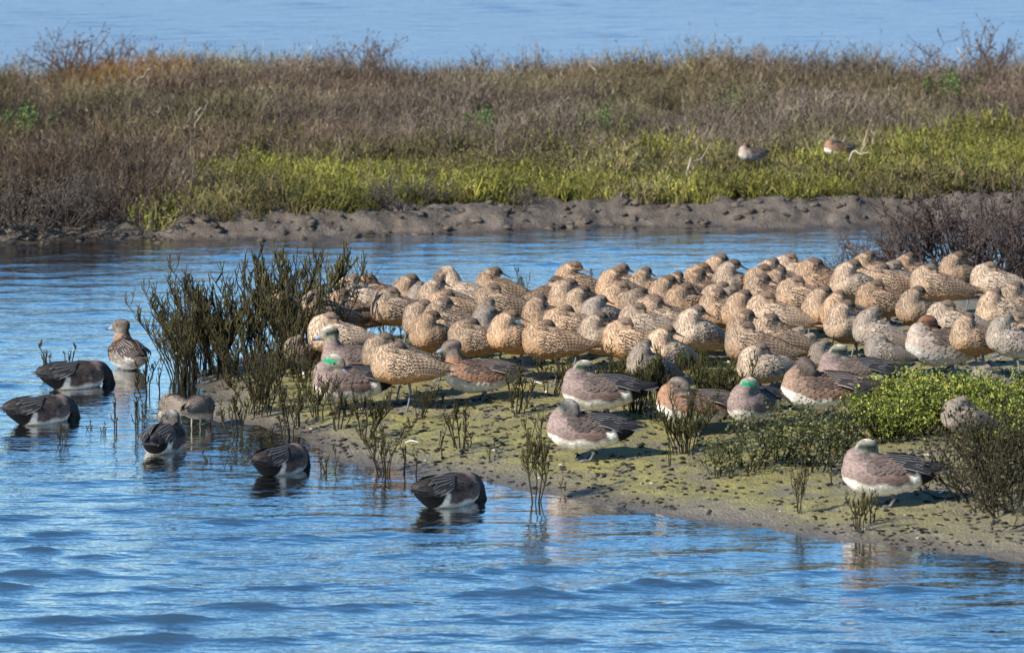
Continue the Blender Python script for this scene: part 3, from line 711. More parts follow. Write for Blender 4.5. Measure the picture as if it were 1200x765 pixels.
def one(t, x, y, h, s, label, name='duck', cat='duck', **k): B.append(dict(t=t, x=x, y=y, h=h, s=s, label=label, group=None, name=name, cat=cat, **k))
one('ge', 477, 430, 180, 1.06, 'mottled buff wading bird asleep on one pale leg beside the drake pair', 'wading_bird', 'bird')
one('ma', 419, 421, 188, 1.0, 'drake with white forehead and dark head raised, in the stems')
one('mg', 412, 446, 192, 1.06, 'drake with bright green eye patch and long black and white wing feathers')
one('fa', 563, 437, 186, 1.0, 'brown hen duck standing alert, blue grey bill forward, white belly')
one('m', 706, 456, 186, 1.06, 'pinkish drake asleep with cream crown behind dense dark stems')
one('m2', 690, 502, 180, 1.06, 'pinkish drake asleep on open algae mud, dark nape turned, pale side stripe')
one('f', 816, 474, 187, 1.04, 'rufous brown hen asleep behind a leafless sprig, grey head tucked')
one('mg', 884, 470, 236, .98, 'green patched drake half hidden beneath the pale wading bird')
one('fd', 966, 454, 184, 1.12, 'dark brown hen asleep beside the leafy green mat, dark head tucked')
one('m', 1003, 436, 182, 1.02, 'drake asleep behind the dark brown hen, only cream crown and back showing')
one('fr', 1110, 404, 183, 1.12, 'speckled grey duck with chestnut head asleep above the leafy green mat')
one('m', 1040, 550, 183, 1.10, 'drake asleep at the mud edge, white belly, cream crown, dark pointed tail')
one('ua', 1134, 490, 200, .80, 'small grey brown wading bird dozing in front of the green mat', 'wading_bird', 'bird')
one('ua', 1164, 427, 184, .72, 'small brown wading bird squatting on top of the leafy green mat', 'wading_bird', 'bird', sink=.085)
one('wfeed', 46, 481, 40, .96, 'black and white rumped drake dipping its head, beside a short forked sprig', water=1)
one('wfeed', 86, 440, 38, .98, 'dark drake dipping its head near two thin upright stems', water=1)
one('wfeed', 328, 540, 62, .94, 'drake feeding head down in shallows below a lone sprig, rump showing', water=1)
one('wfeed', 524, 575, 48, 1.0, 'drake feeding head down just off the mud edge, black rump and white flank', water=1)
one('wup', 191, 514, 78, .96, 'drake floating with dark head held up beside the feeding wading birds', water=1)
one('walert', 151, 414, 108, .96, 'grey brown duck standing in shallow water, head up, by two thin sprigs', wade=1)
one('feed', 208, 476, 120, .70, 'grey wading bird feeding in the shallows, reddish back behind its neighbour', 'wading_bird', 'bird', wade=1)
one('feed', 229, 476, 70, .74, 'grey wading bird bent over feeding, white belly, legs in shallow water', 'wading_bird', 'bird', wade=1)
one('fr', 882, 174, 205, .56, 'pale duck resting on the green bank beside a dry twig clump', sink=.03, bank=1)
one('f', 984, 168, 200, .60, 'brown duck resting on the green bank above a pale stick', sink=.03, bank=1)

for b in B:
    T = TEMPLATES[b['t']]; z = .08
    for _ in range(6):
        p = P(b['x'], b['y'], z)
        g = float(H(np.array([p[0]]), np.array([p[1]]))[0])
        if b.get('water'): z0 = -.068
        elif b.get('wade'): z0 = -.048 if b['t'] == 'feed' else -.045
        else: z0 = max(g, -.02) + (.10 if b.get('bank') else 0)
        z = z0 + T['zc'] * b['s']
    b['p'] = p; b['z0'] = z0
# keep bodies from standing inside one another: nudge, mostly in depth
fx = np.array([b['p'][:2] for b in B]); hd = np.array([[math.cos(R(b['h'])), math.sin(R(b['h']))] for b in B])
rd = np.array([TEMPLATES[b['t']]['rad'] * b['s'] * .93 for b in B]); ex = np.array([TEMPLATES[b['t']]['ext'] * b['s'] for b in B])
orig = fx.copy()
for it in range(90):
    mv = np.zeros_like(fx)
    for a in (-1, -.1, .8):
        for c_ in (-1, -.1, .8):
            pa = fx + hd * (ex * a)[:, None]; pb = fx + hd * (ex * c_)[:, None]
            d = pa[:, None] - pb[None]; L = np.linalg.norm(d, axis=2) + 1e-6
            ra = rd * (.62 if a < -.5 else 1); rb = rd * (.62 if c_ < -.5 else 1)
            ov = np.clip(ra[:, None] + rb[None] - L, 0, None); np.fill_diagonal(ov, 0)
            u = d / L[..., None]; u[..., 1] += np.sign(u[..., 1]) * .35
            mv += (u * ov[..., None] * np.array([.10, .28])).sum(1)
    fx += np.clip(mv, -.03, .03) + (orig - fx) * .03
for b, q in zip(B, fx):
    x, y = q
    if not (b.get('water') or b.get('wade') or b.get('bank')):
        b['z0'] = max(float(H(np.array([x]), np.array([y]))[0]), -.03) - .003
    sink = b.get('sink', 0)
    root = bpy.data.objects.new(b['name'], None); C.objects.link(root); root.empty_display_size = .05
    root.location = (x, y, b['z0'] - sink); root.rotation_euler = (0, 0, R(b['h']) + random.uniform(-.06, .06)); root.scale = (b['s'],) * 3
    tag(root, b['label'], b['cat'], b['group'])
    v = random.uniform(.72, 1.12) if b['group'] else random.uniform(.92, 1.04); w = random.uniform(-.03, .08) if b['group'] else 0; tint = (v * (1 + w), v, v * (1 - w), 1)
    made = {}; made_i = []
    for i, (nm, me, par) in enumerate(TEMPLATES[b['t']]['parts']):
        if nm == 'leg' and (b.get('water') or b.get('bank') or sink > .05): made_i.append(None); continue
        pr = root if par is None else (made[par] if isinstance(par, str) else made_i[par])
        o = bpy.data.objects.new(nm, me); C.objects.link(o); o.parent = pr; o.color = tint
        if nm.endswith('_feathers'): o['kind'] = 'stuff'
        made[nm] = o; made_i.append(o)

# ------------------------------------------------------------------ pickleweed plants
OL = np.array([0.026, 0.024, 0.009]); BRN = np.array([0.018, 0.013, 0.009]); TIP = np.array([0.070, 0.058, 0.018])
def sprig_mesh(seed, n=5, h=.25, spread=.10, side=7, lean=(0, 0), wilt=0.0, fat=1.0):
    r = np.random.default_rng(seed); b = MB()
    for i in range(n):
        a = r.random() * 6.283; L = h * r.uniform(.6, 1.05)
        out = np.array([math.cos(a), math.sin(a)]) * spread * r.uniform(.3, 1.2) + np.array(lean) * L
        t = np.linspace(0, 1, 7)
        bend = r.normal(0, .012, 2)
        base = np.array([math.cos(a), math.sin(a)]) * .012 * r.random() * n ** .5
        p = np.stack([base[0] + out[0] * t ** 1.3 + bend[0] * np.sin(t * 5), base[1] + out[1] * t ** 1.3 + bend[1] * np.sin(t * 4), L * t * (1 - .12 * t)], 1)
        p[0, 2] = -.03
        col = mixc(BRN, OL, r.random())
        b.tube(p, fat * np.linspace(.0023, .0012, 7), col, 4)
        ns = int(side * r.uniform(.7, 1.3))
        for k in range(ns):
            u = r.uniform(.30, .98); j = min(5, int(u * 6)); q = p[j] + (p[j + 1] - p[j]) * (u * 6 - j)
            an = r.random() * 6.283; l = h * r.uniform(.10, .24) * (1.15 - .5 * u)
            d = np.array([math.cos(an) * .45, math.sin(an) * .45, 1.0 - wilt]); d /= np.linalg.norm(d)
            pts = np.array([q, q + d * l * .5 + np.array([math.cos(an), math.sin(an), 0]) * l * .10, q + d * l + np.array([0, 0, l * .08])])
            b.tube(pts, fat * np.array([.0014, .0018, .0012]), mixc(mixc(BRN, OL, r.random()), TIP, r.random() * .6), 3)
            for m in range(r.integers(1, 4)):
                v = r.uniform(.3, 1); qq = pts[0] + (pts[2] - pts[0]) * v; an2 = r.random() * 6.283; l2 = l * r.uniform(.2, .42)
                b.tube([qq, qq + np.array([math.cos(an2) * .5, math.sin(an2) * .5, .9 - wilt]) * l2], fat * np.array([.0015, .0011]), mixc(OL, TIP, r.random()), 3)
    return b.mesh('pickleweed', M_STEM)
SPR = [sprig_mesh(i, n, h, s, sd, fat=(1.9, 1.4, 1.1, 1.1, 1, 1.7, .95)[i]) for i, (n, h, s, sd) in enumerate([(3, .17, .03, 5), (5, .22, .05, 8), (7, .24, .08, 9), (4, .30, .06, 11), (9, .26, .10, 9), (2, .24, .02, 6), (5, .36, .11, 10)])]
SPR.append(sprig_mesh(99, 6, .42, .045, 13, fat=1.25))
LEAN = [sprig_mesh(20 + i, 5, .36, .12, 9, lean=(-.45 + .15 * i, -.1)) for i in range(3)]
BUSHY = [sprig_mesh(30 + i, 16, .27, .13, 16, fat=1.15) for i in range(3)]
def plant(me, px, py, hpx, label, group, name='pickleweed_sprig', tint=None, base_h=None):
    p = P(px, py, 0.0)
    for _ in range(4):
        g = max(float(H(np.array([p[0]]), np.array([p[1]]))[0]), -.03); p = P(px, py, max(g, 0))
    H0 = max(v.co.z for v in me.vertices) if base_h is None else base_h
    sc = (hpx / (FPX / p[1])) / H0
    o = obj(name, me, None, (p[0], p[1], g - .006), random.random() * 6.283 if me not in LEAN else random.uniform(-.3, .3), sc)
    o.color = tint or (random.uniform(.7, 1.25),) * 3 + (1,)
    return tag(o, label, 'plant', group)
# standing in water
for px, py, h, k in [(57, 434, 46, 0), (80, 425, 34, 0), (74, 518, 34, 1), (104, 502, 22, 0), (120, 506, 24, 0), (136, 502, 52, 5), (161, 506, 58, 5), (173, 462, 56, 1), (188, 460, 48, 5), (244, 541, 26, 0), (268, 548, 24, 0), (168, 498, 44, 5), (385, 553, 42, 0), (375, 552, 34, 5), (627, 588, 124, 7)]:
    plant(SPR[k], px, py, h, 'thin dark sprig standing alone in the open shallow water' if px < 300 else ('tall dark sprig rooted in water at the mud edge beside the sleeping drake' if px > 600 else 'short dark sprig rooted in water below the spit'), 'sprigs standing in the water' if px < 300 else ('short sprigs below the spit' if px < 600 else None))
# thin single stems on the algae mud
for px, py, h, k in [(280, 510, 62, 1), (320, 522, 44, 0), (341, 512, 92, 3), (395, 505, 56, 1), (428, 514, 66, 2), (455, 556, 78, 4), (473, 554, 44, 5), (487, 556, 36, 5), (492, 492, 48, 2), (408, 488, 40, 0), (540, 524, 60, 1), (519, 540, 48, 5), (549, 528, 34, 0), (604, 484, 62, 1), (576, 540, 24, 0), (614, 480, 40, 0), (643, 465, 60, 2), (785, 545, 44, 5), (795, 522, 40, 5), (744, 480, 50, 1), (660, 575, 20, 0), (935, 604, 84, 3), (1006, 622, 56, 2), (975, 570, 44, 5), (880, 560, 34, 0), (700, 492, 40, 0), (1020, 612, 40, 0), (515, 480, 34, 0), (350, 500, 50, 1), (372, 492, 60, 2), (300, 492, 70, 3), (286, 486, 60, 2)]:
    plant(SPR[k], px, py, h, ('tall ' if h > 55 else 'short ') + ('bushy' if k in (2, 4) else 'thin') + ' sprig on the algae mud ' + ('below the spit tip thicket' if px < 360 else 'before the drake with green eye patch' if px < 500 else 'before the alert brown hen' if px < 590 else 'around the two sleeping pinkish drakes' if px < 760 else 'before the rufous sleeping hen' if px < 860 else 'beside the lone white bellied drake'), 'sprigs on the algae mud')
# thicket at the tip of the spit
for i in range(58):
    u = random.random()
    px = 205 + 205 * u; py = random.uniform(428, 455) if px < 290 else random.uniform(404, 490)
    if px > 365 and py > 420: py = random.uniform(398, 420); px = random.uniform(300, 400)
    h = random.uniform(70, 150) * (.72 if py > 450 else 1 if px > 250 else .85)
    m = random.choice(LEAN) if random.random() < (.65 if px < 290 else .3) else random.choice(SPR[2:7] + [SPR[6], SPR[3]])
    plant(m, px, py, h, ('tall ' if h > 112 else 'short ') + ('leaning' if m in LEAN else 'upright') + (' stem clump at the watery outer end of the spit tip thicket' if px < 270 else (' stem clump in the middle of the spit tip thicket' if px < 345 else ' stem clump in the spit tip thicket beside the flock')), 'thicket at the spit tip', 'pickleweed_clump')
for px, py, h, k in [(410, 385, 96, 6), (398, 392, 70, 6), (372, 396, 80, 6), (435, 398, 50, 4), (470, 398, 46, 4), (500, 420, 46, 2), (455, 402, 44, 4), (612, 352, 52, 3), (700, 352, 46, 3), (806, 372, 62, 3), (716, 350, 42, 1), (1000, 352, 48, 3)]:
    plant(SPR[k], px, py, h, 'dark bare stem clump rising behind or between the sleeping flock', 'stems among the flock', 'pickleweed_clump')
for px, py, h, k in [(742, 482, 88, 0), (716, 474, 66, 1), (765, 478, 76, 2), (846, 492, 90, 0), (832, 470, 70, 1), (862, 480, 66, 2), (803, 532, 84, 1)]:
    plant(BUSHY[k], px, py, h, 'dense dark olive pickleweed bush ' + {742: 'covering the middle of the cream crowned drake', 716: 'by the breast of the cream crowned drake', 765: 'behind the tail of the cream crowned drake', 846: 'behind the tail of the rufous hen', 832: 'behind the back of the rufous hen', 862: 'beside the green patched drake', 803: 'in front of the rufous hen'}[px], 'dense bushes before the flock', 'pickleweed_bush', tint=(.9, 1.0, .8, 1))

# leafy bushes (stems > leaves)
def leaf_quads(b, q, r, n, rad, size, cols):
    for _ in range(n):
        p = q + r.normal(0, rad, 3); d = r.normal(0, 1, 3); d[2] = abs(d[2]) + .3; d /= np.linalg.norm(d)
        s_ = np.cross(d, r.normal(0, 1, 3)); s_ /= np.linalg.norm(s_) + 1e-9; L = size * r.uniform(.7, 1.3)
        b.add([p, p + d * L * .5 + s_ * L * .32, p + d * L, p + d * L * .5 - s_ * L * .32], [[0, 1, 2, 3]], [], cols[r.integers(len(cols))] * r.uniform(.75, 1.25))
GL = [np.array(c) for c in ((.16, .20, .028), (.24, .27, .038), (.09, .12, .02), (.34, .31, .045), (.12, .15, .03))]
DG = [np.array(c) for c in ((.055, .075, .022), (.075, .085, .025), (.10, .11, .03), (.04, .05, .018), (.15, .14, .035))]
def leafy_bush(seed, n=22, h=.22, spread=.17, cols=DG, per=26):
    r = np.random.default_rng(seed); st = MB(); lf = MB()
    for i in range(n):
        a = r.random() * 6.283; o = spread * r.random() ** .6; L = h * r.uniform(.55, 1.0) * (1 - .35 * (o / spread) ** 2)
        p = [np.array([math.cos(a) * o * .45, math.sin(a) * o * .45, -.02])]
        for k in range(1, 6): p.append(p[-1] + np.array([math.cos(a) * o * .14 + r.normal(0, .008), math.sin(a) * o * .14 + r.normal(0, .008), L / 5 + (.02 if k == 1 else 0)]))
        st.tube(p, np.linspace(.0034, .0014, 6), mixc(BRN, OL, r.random()), 4)
        for k in range(1, 6):
            leaf_quads(lf, p[k], r, int(per / 5 * (k / 3)), .016, .013, cols)
            if k > 1:
                d = r.normal(0, 1, 3); d[2] = abs(d[2]); q = p[k] + d / np.linalg.norm(d) * .04
                st.tube([p[k], (p[k] + q) / 2 + [0, 0, .004], q], [.002, .0017, .0012], mixc(BRN, OL, r.random()), 3); leaf_quads(lf, q, r, 6, .010, .012, cols)
    return st.mesh('stems', M_STEM), lf.mesh('leaves', M_LEAF)
LB = [leafy_bush(i, 15, .23, .15, DG, 20) for i in range(3)]; LG = [leafy_bush(10 + i, 26, .20, .20, GL, 34) for i in range(4)]
def bush(pair, px, py, hpx, label, group, h0=.22):
    p = P(px, py, .06)
    for _ in range(4):
        g = float(H(np.array([p[0]]), np.array([p[1]]))[0]); p = P(px, py, g)
    root = bpy.data.objects.new('pickleweed_bush', None); C.objects.link(root)
    s = (hpx / (FPX / p[1])) / h0; root.location = (p[0], p[1], g - .01); root.scale = (s * random.uniform(1, 1.25), s * random.uniform(1, 1.25), s); root.rotation_euler.z = random.random() * 6.28
    tag(root, label, 'bush', group)
    o = obj('stems', pair[0], root); o.color = (1, 1, 1, 1); obj('leaves', pair[1], root)
for i, (px, py, h) in enumerate([(868, 548, 62), (908, 544, 68), (845, 556, 46), (946, 548, 66), (970, 528, 56), (925, 520, 52), (992, 524, 50)]):
    bush(LB[i % 3], px, py, h, ('taller' if h > 58 else 'low') + ' dark green leafy bush ' + ('beside the rufous hen' if px < 880 else 'in front of the dark brown hen' if px < 960 else 'beside the lone white bellied drake'), 'dark leafy bushes by the mud edge')
for i in range(30):
    px = random.uniform(1015, 1215); py = 505 + random.uniform(-32, 26) + (px - 1000) * .02
    if px < 1075: py = min(py, 512)
    if 1118 < px < 1150 and py > 500: py = 490
    bush(LG[i % 4], px, py, random.uniform(42, 58), 'bright yellow green leafy mat plant ' + ('beside the dark brown hen' if px < 1060 else 'under the chestnut headed duck' if px < 1120 else 'around the small dozing wading bird' if px < 1165 else 'above the tangled twiggy bush'), 'leafy green mat plants', h0=.20)

# twiggy bare bushes
def twig_bush(seed, n=9, h=.5, spread=.35, depth=4, col=(.034, .026, .022), flat=0.0, r0=.006):
    r = np.random.default_rng(seed); b = MB()
    def grow(p, d, L, rad, k):
        pts = [p]; dd = d.copy()
        for i in range(3):
            dd = dd + r.normal(0, .16, 3) + np.array([0, 0, .05]); dd /= np.linalg.norm(dd); pts.append(pts[-1] + dd * L / 3)
        tip = k == 0
        b.tube(pts, np.linspace(rad, rad * .6, 4), mixc(col, np.asarray(col) * 3.2, r.random() * (.8 if k < 2 else .25)), 4 if k > 1 else 3)
        if tip:
            for m in range(2): b.ico(pts[-1] + r.normal(0, .006, 3), np.array([.005, .005, .007]) * r.uniform(.6, 1.1), mixc(col, np.asarray(col) * 2.6, r.random()), sub=1)
            return
        for m in range(r.integers(2, 4)):
            j = r.integers(1, 4); d2 = dd + r.normal(0, .55, 3); d2[2] += .15; d2 /= np.linalg.norm(d2)
            grow(pts[j], d2, L * r.uniform(.55, .8), rad * .62, k - 1)
    for i in range(n):
        a = r.random() * 6.283; o = spread * r.uniform(.1, .8)
        d = np.array([math.cos(a) * .65, math.sin(a) * .65, .75 - flat]); d /= np.linalg.norm(d)
        grow(np.array([math.cos(a) * o * .4, math.sin(a) * o * .4, -.03]), d, h * .45, r0, depth - 1)
    return b.mesh('branches', M_STEM)
TW = [twig_bush(i, 11, .54, .45, r0=.0095) for i in range(3)]; TR = [twig_bush(10 + i, 8, .34, .3, 4, (.028, .024, .015), .15, .0055) for i in range(3)]
def twig(me, px, py, label, group, sc=1.0, tint=(1, 1, 1, 1)):
    p = P(px, py, .04)
    for _ in range(3):
        g = max(float(H(np.array([p[0]]), np.array([p[1]]))[0]), -.05); p = P(px, py, g)
    o = obj('twiggy_bush', me, None, (p[0], p[1], g - .01), random.random() * 6.28, sc); o.color = tint; tag(o, label, 'bush', group)
for i, (px, py, s) in enumerate([(1000, 350, .62), (1035, 340, .82), (1085, 338, .98), (1130, 336, 1.2), (1180, 334, 1.25), (1215, 338, 1.05), (1010, 345, .52), (1060, 333, .78), (1155, 330, 1.12), (1200, 328, 1.1)]):
    twig(TW[i % 3], px, py, ('low' if s < .8 else 'tall' if s < 1.08 else 'tallest spreading') + ' bare grey brown twiggy bush at the water edge behind the flock', 'bare bushes behind the flock', s, (1, .95, .95, 1))
for i, (px, py, s) in enumerate([(1150, 585, 1.0), (1185, 575, 1.2), (1208, 604, 1.2), (1172, 550, 1.1), (1212, 556, 1.3), (1128, 562, .75), (1195, 530, 1.1), (1170, 600, .8)]):
    twig(TR[i % 3], px, py, ('small' if s < .9 else 'big') + ' tangled dark twiggy bush ' + ('at the foot of the green mat' if py < 565 else 'sprawling low over the bare mud edge'), 'tangled bushes by the mud edge', s, (.7, .7, .55, 1))

# ------------------------------------------------------------------ far bank vegetation (too dense to count)
def clump_template(seed, n, h, spread, cols, w=.0055, leaves=2, up=1.0):
    r = np.random.default_rng(seed); V, T, K = [], [], []; m = 0
    for i in range(n):
        a = r.random() * 6.283; o = spread * math.sqrt(r.random()); L = h * r.uniform(.45, 1.05)
        base = np.array([math.cos(a) * o * .6, math.sin(a) * o * .6, -.02]); d = np.array([math.cos(a) * .6 * r.random() + r.normal(0, .26), math.sin(a) * .6 * r.random() + r.normal(0, .26), up]); d /= np.linalg.norm(d)
        s_ = np.cross(d, r.normal(0, 1, 3)); s_ /= np.linalg.norm(s_); c = cols[r.integers(len(cols))] * r.uniform(.7, 1.3)
        mid = base + d * L * .55 + r.normal(0, .012, 3); tip = mid + (d + r.normal(0, .38, 3)) * L * .45
        V += [base - s_ * w * .6, base + s_ * w * .6, mid - s_ * w * .5, mid + s_ * w * .5, tip]; T += [[m, m + 1, m + 3], [m, m + 3, m + 2], [m + 2, m + 3, m + 4]]; K += [c] * 5; m += 5
        for _ in range(leaves):
            t = r.uniform(.3, 1); q = base + (mid - base) * t * 2 if t < .5 else mid + (tip - mid) * (t - .5) * 2
            e = r.normal(0, 1, 3); e[2] = abs(e[2]) + .5; e /= np.linalg.norm(e); l = h * r.uniform(.08, .22); s2 = np.cross(e, r.normal(0, 1, 3)); s2 /= np.linalg.norm(s2)
            V += [q - s2 * w * .45, q + s2 * w * .45, q + e * l]; T += [[m, m + 1, m + 2]]; K += [c * r.uniform(.8, 1.35)] * 3; m += 3
    return np.array(V), np.array(T), np.array(K)
BR = [np.array(c) for c in ((.165, .128, .100), (.125, .096, .074), (.225, .172, .132), (.075, .058, .045), (.145, .118, .065))]
GRN = [np.array(c) for c in ((.19, .185, .030), (.25, .225, .038), (.13, .14, .026), (.16, .15, .045), (.21, .17, .05))]
TB = [clump_template(i, 36, .27, .15, BR, w=.0048, leaves=6) for i in range(5)]; TG = [clump_template(20 + i, 38, .135, .12, GRN, w=.0075, leaves=5) for i in range(4)]
def mass(name, temps, pts, scales, tints, m, label, cat):
    Vs, Ts, Ks, n = [], [], [], 0
    for i in range(len(pts)):
        V, T, K = temps[i % len(temps)]; a = rng.random() * 6.283; c, s = math.cos(a), math.sin(a)
        Q = np.stack([V[:, 0] * c - V[:, 1] * s, V[:, 0] * s + V[:, 1] * c, V[:, 2] * rng.uniform(.8, 1.2)], 1) * scales[i] + pts[i]
        Vs.append(Q); Ts.append(T + n); Ks.append(K * tints[i]); n += len(V)
    o = obj(name, mesh_np(name, np.concatenate(Vs), np.concatenate(Ts), m, col=np.concatenate(Ks), smooth=False))
    return tag(o, label, cat, kind='stuff')
def zone(n, y0, y1, w=5.0):
    x = rng.uniform(-w, w, n); y = rng.uniform(y0, y1, n); return x, y
def edge(x): return bank_y(x) + .34 + (fbm(x, x * 0 + 3, 1.7, 4) - .5) * .9
def split(x): return bank_y(x) + 2.1 + (fbm(x + 5, x * 0, .9, 3) - .5) * 1.8 - 2.2 * sst(-1.55, -2.2, x) - 0.0
x, y = zone(6400, 29, 37.3)
front = edge(x); sp = split(x)
ok = (y > front + .05) & (y > sp + rng.normal(0, .28, len(x))) & (y < 36.7 + (fbm(x, x * 0, .7, 2) - .5))
x, y = x[ok], y[ok]
dens = fbm(x, y, .9, 3)
okd = rng.random(len(x)) < np.clip((dens - .18) * 3.2, .35, 1); x, y, dens = x[okd], y[okd], dens[okd]
sc = rng.uniform(.55, 1.05, len(x)) * (.42 + 1.1 * fbm(x + 7, y, 1.5, 3)) * np.where(y > 35.6, 1.05, 1)
tn = np.stack([(.35 + 1.1 * fbm(x, y + 30, 1.3, 3)) * rng.uniform(.65, 1.3, len(x))] * 3, 1)
red = sst(.52, .66, fbm(x + 60, y, .7, 2))[:, None] * .18
lf = sst(-1.2, -2.2, x) * (1 - sst(33, 34.5, y))
tn = tn * (1 - .35 * lf[:, None])
red = np.maximum(red, (np.exp(-(((x + 2.75) / .45) ** 2)) * (y > 35))[:, None])
tn = tn * (1 - red) + tn * np.array([1.4, .88, .6]) * red
gr_ = sst(.50, .62, fbm(x + 90, y + 20, 1.1, 2))[:, None] * .4
tn = tn * (1 - gr_) + tn * np.array([.95, 1.15, .55]) * gr_
mass('dry_scrub', TB, np.stack([x, y, H(x, y)], 1), sc, tn, M_SCRUB, 'dense dry grey brown scrub covering the far bank', 'scrub')
x, y = zone(7600, 29, 33.2)
front = edge(x); sp = split(x)
ok = (y > front) & (y < sp + .35 + rng.normal(0, .3, len(x))) & (rng.random(len(x)) < .25 + .75 * sst(-2.3, -1.6, x)); x, y = x[ok], y[ok]
sc = rng.uniform(.55, 1.25, len(x)) * (.35 + 1.3 * fbm(x, y + 50, 1.9, 3))
k = fbm(x + 20, y, 1.3, 3)[:, None]
tn = (.45 + 1.1 * fbm(x, y, 2.2, 3))[:, None] * np.array([1, 1, 1]) * rng.uniform(.7, 1.25, (len(x), 1))
kk = sst(.52, .64, k) * .65; tn = tn * (1 - kk) + tn * np.array([.75, .62, 1.5]) * kk
mass('green_ground_cover', TG, np.stack([x, y, H(x, y)], 1), sc, tn, M_GREEN, 'low yellow green pickleweed carpet on the far bank', 'ground cover')

# countable bushes, leafy plants and dead sticks on the far bank
FB = [twig_bush(40 + i, 14, .40, .42, 4, (.040, .033, .028), .1, .0052) for i in range(3)]
for px, py, s, lb in [(30, 262, .95, 'dark grey dry bush overhanging the muddy bank edge'), (75, 255, .85, 'dark grey dry bush overhanging the muddy bank edge'), (-20, 260, 1.0, 'dark grey dry bush overhanging the muddy bank edge'), (190, 272, .75, 'bare brown bush with forked pale branches growing from the mud bank'),
                      (470, 240, .72, 'grey twiggy bush spilling over the green bank edge'), (505, 235, .55, 'grey twiggy bush spilling over the green bank edge'), (945, 222, .5, 'small bare bush at the foot of the green bank slope'), (240, 232, .6, 'dark shadowed bush where scrub meets the green carpet'), (615, 240, .42, 'low bare twigs over the dark hollow in the bank')]:
    twig(FB[random.randrange(3)], px, py, lb, 'dry bushes over the bank edge' if 'overhanging' in lb else ('grey bushes spilling over the green' if 'spilling' in lb else None), s)
for px, py, s in [(1130, 112, 1.0), (410, 105, .8), (575, 108, .62), (95, 100, .85), (150, 98, .7), (360, 105, .6), (840, 105, .55), (690, 106, .55), (910, 108, .5), (1185, 108, .6)]:
    twig(TW[random.randrange(3)], px, py, 'tall wispy bare bush rising above the scrub against the lagoon', 'wispy bushes on the scrub skyline', s * 1.15, (1.3, 1.0, .9, 1))
def stick(px0, py0, px1, py1, label, rad=.0065):
    p = P(px0, py0, .33 if py0 < 200 else .03); q = p + np.array([(px1 - px0) / (FPX / p[1]), random.uniform(-.1, .1), (py0 - py1) / (FPX / p[1]) + .02])
    b = MB(); t = np.linspace(0, 1, 6)[:, None]; pts = p + (q - p) * t + np.random.default_rng(int(px0)).normal(0, .008, (6, 3)); pts[0, 2] -= .1
    b.tube(pts - pts[0], np.linspace(rad, rad * .5, 6), (.36, .30, .235), 5)
    fk = pts[3] - pts[0]; b.tube([fk, fk + [.03, .01, .05], fk + [.05, .02, .09]], [rad * .6, rad * .45, rad * .3], (.30, .25, .20), 4)
    tag(obj('dead_branch', b.mesh('dead_branch', M_STICK), None, pts[0]), label, 'branch')
for a in [(150, 102, 178, 82, 'pale dead stick slanting out of the scrub under the reddish bushes'), (172, 135, 186, 148, 'short pale stick low in the scrub below the slanting dead stick'), (228, 152, 234, 130, 'upright pale stick beside the dark hollow'), (200, 150, 226, 152, 'pale stick lying flat by the dark hollow'),
          (82, 232, 100, 214, 'pale stick leaning out of the dark overhanging bush'), (178, 255, 180, 222, 'upright forked pale branch on the mud bank'), (200, 238, 216, 218, 'pale slanting branch crossing the bare brown bush'), (700, 88, 688, 72, 'thin pale stick on the scrub skyline'),
          (1140, 86, 1122, 60, 'pale curved branch below the wispy skyline bush'), (990, 176, 1018, 184, 'pale stick lying beside the brown resting duck'), (805, 184, 830, 196, 'pale stick lying on the green carpet'), (425, 238, 450, 240, 'pale branch lying along the bank under the grey bush'), (845, 225, 875, 240, 'tan stick sloping down the mud bank')]:
    stick(*a)
bw = leafy_bush(70, 10, .20, .10, [np.array((.06, .13, .025)), np.array((.11, .18, .035))], 40)
for px, py, h, lb in [(28, 150, 30, 'bright green leafy plant in scrub above the dark overhanging bushes'), (1110, 112, 30, 'bright green leafy plant below the wispy skyline bush'), (565, 148, 26, 'bright green tuft where scrub meets the green carpet'), (858, 130, 26, 'bright green tuft high in the brown scrub'), (705, 150, 28, 'broad green leafy plant above the green carpet')]:
    p = P(px, py, .28); root = bpy.data.objects.new('leafy_plant', None); C.objects.link(root); root.location = (p[0], p[1], .16); s = h / (FPX / p[1]) / .11; root.scale = (s, s, s)
    tag(root, lb, 'plant'); obj('stems', bw[0], root).color = (1, 1, 1, 1); obj('leaves', bw[1], root)

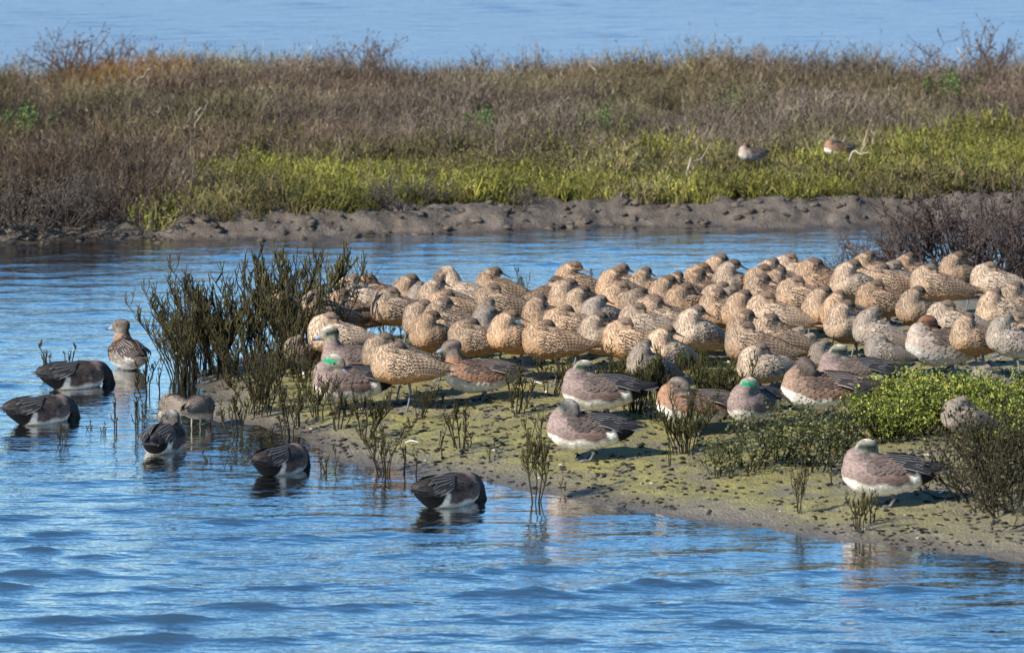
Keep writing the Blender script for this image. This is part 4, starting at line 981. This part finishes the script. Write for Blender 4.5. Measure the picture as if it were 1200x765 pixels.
# ------------------------------------------------------------------ mud clods, shells, feathers
def clod(seed, sub=2):
    r = np.random.default_rng(seed); v, f = ICO[sub]; v = v * (1 + r.normal(0, .26, (len(v), 1))); return v * np.array([1, .8, .55]), f
CL = [clod(i, 1) for i in range(8)]
n = 16000; x = rng.uniform(-1.6, 3.0, n); y = rng.uniform(19.2, 25.5, n)
sdv = poly_sd(x, y, SPIT_W); ok = (sdv > .03) & (rng.random(n) < .25 + 1.2 * np.clip(fbm(x, y, 2.0, 3) - .3, 0, 1)); x, y = x[ok], y[ok]
Vs, Ts, Ks, k = [], [], [], 0; z = H(x, y)
for i in range(len(x)):
    v, f = CL[i % 8]; a = rng.random() * 6.28; c, s = math.cos(a), math.sin(a); q = v * rng.uniform(.004, .014) * np.array([rng.uniform(.9, 1.7), 1, rng.uniform(.6, 1.1)])
    Vs.append(np.stack([q[:, 0] * c - q[:, 1] * s, q[:, 0] * s + q[:, 1] * c, q[:, 2]], 1) + [x[i], y[i], z[i] + .001]); Ts.append(f + k); k += len(v)
    cc = np.array((.016, .014, .012)) * rng.uniform(.5, 2.2) if rng.random() < .985 else np.array((.34, .31, .27)); Ks.append(np.broadcast_to(cc, v.shape))
tag(obj('mud_clods', mesh_np('mud_clods', np.concatenate(Vs), np.concatenate(Ts), M_CLOD, col=np.concatenate(Ks), smooth=False)), 'small dark clods scattered over the algae mud', 'mud', kind='stuff')
BC = []
for i in range(5):
    v, f = clod(50 + i, 2); BC.append(mesh_np('mud_clod', v, f, M_CLOD, col=np.broadcast_to(np.array((.085, .070, .056)) * (.6 + .15 * i), v.shape)))
for i in range(280):
    xx = rng.uniform(-3.6, 3.6); e = rng.uniform(.02, .42); yy = float(bank_y(xx)) + e
    zz = float(H(np.array([xx]), np.array([yy]))[0])
    o = obj('mud_clod', BC[i % 5], ground, (xx, yy, zz), rng.random() * 6.28, rng.uniform(.012, .034))
fm = Feathers(); fm.long_feather(None, (0, 0, .004), (.055, .006, .010), .016, (.85, .83, .80), (.80, .78, .75), sag=.008, n_seg=5, point=.3); FM = fm.mesh('feather', M_FD)
for px, py in [(622, 452), (641, 462), (602, 484), (1100, 580), (475, 521), (1155, 470), (735, 468), (352, 442)]:
    p = P(px, py, .05); g = float(H(np.array([p[0]]), np.array([p[1]]))[0]); p = P(px, py, g)
    o = obj('feather', FM, None, (p[0], p[1], g + .004), random.random() * 6.28, random.uniform(.8, 1.2)); o.color = (1, 1, 1, 1)
    tag(o, 'small white shed feather lying on the algae mud', 'feather', 'shed feathers on the mud')
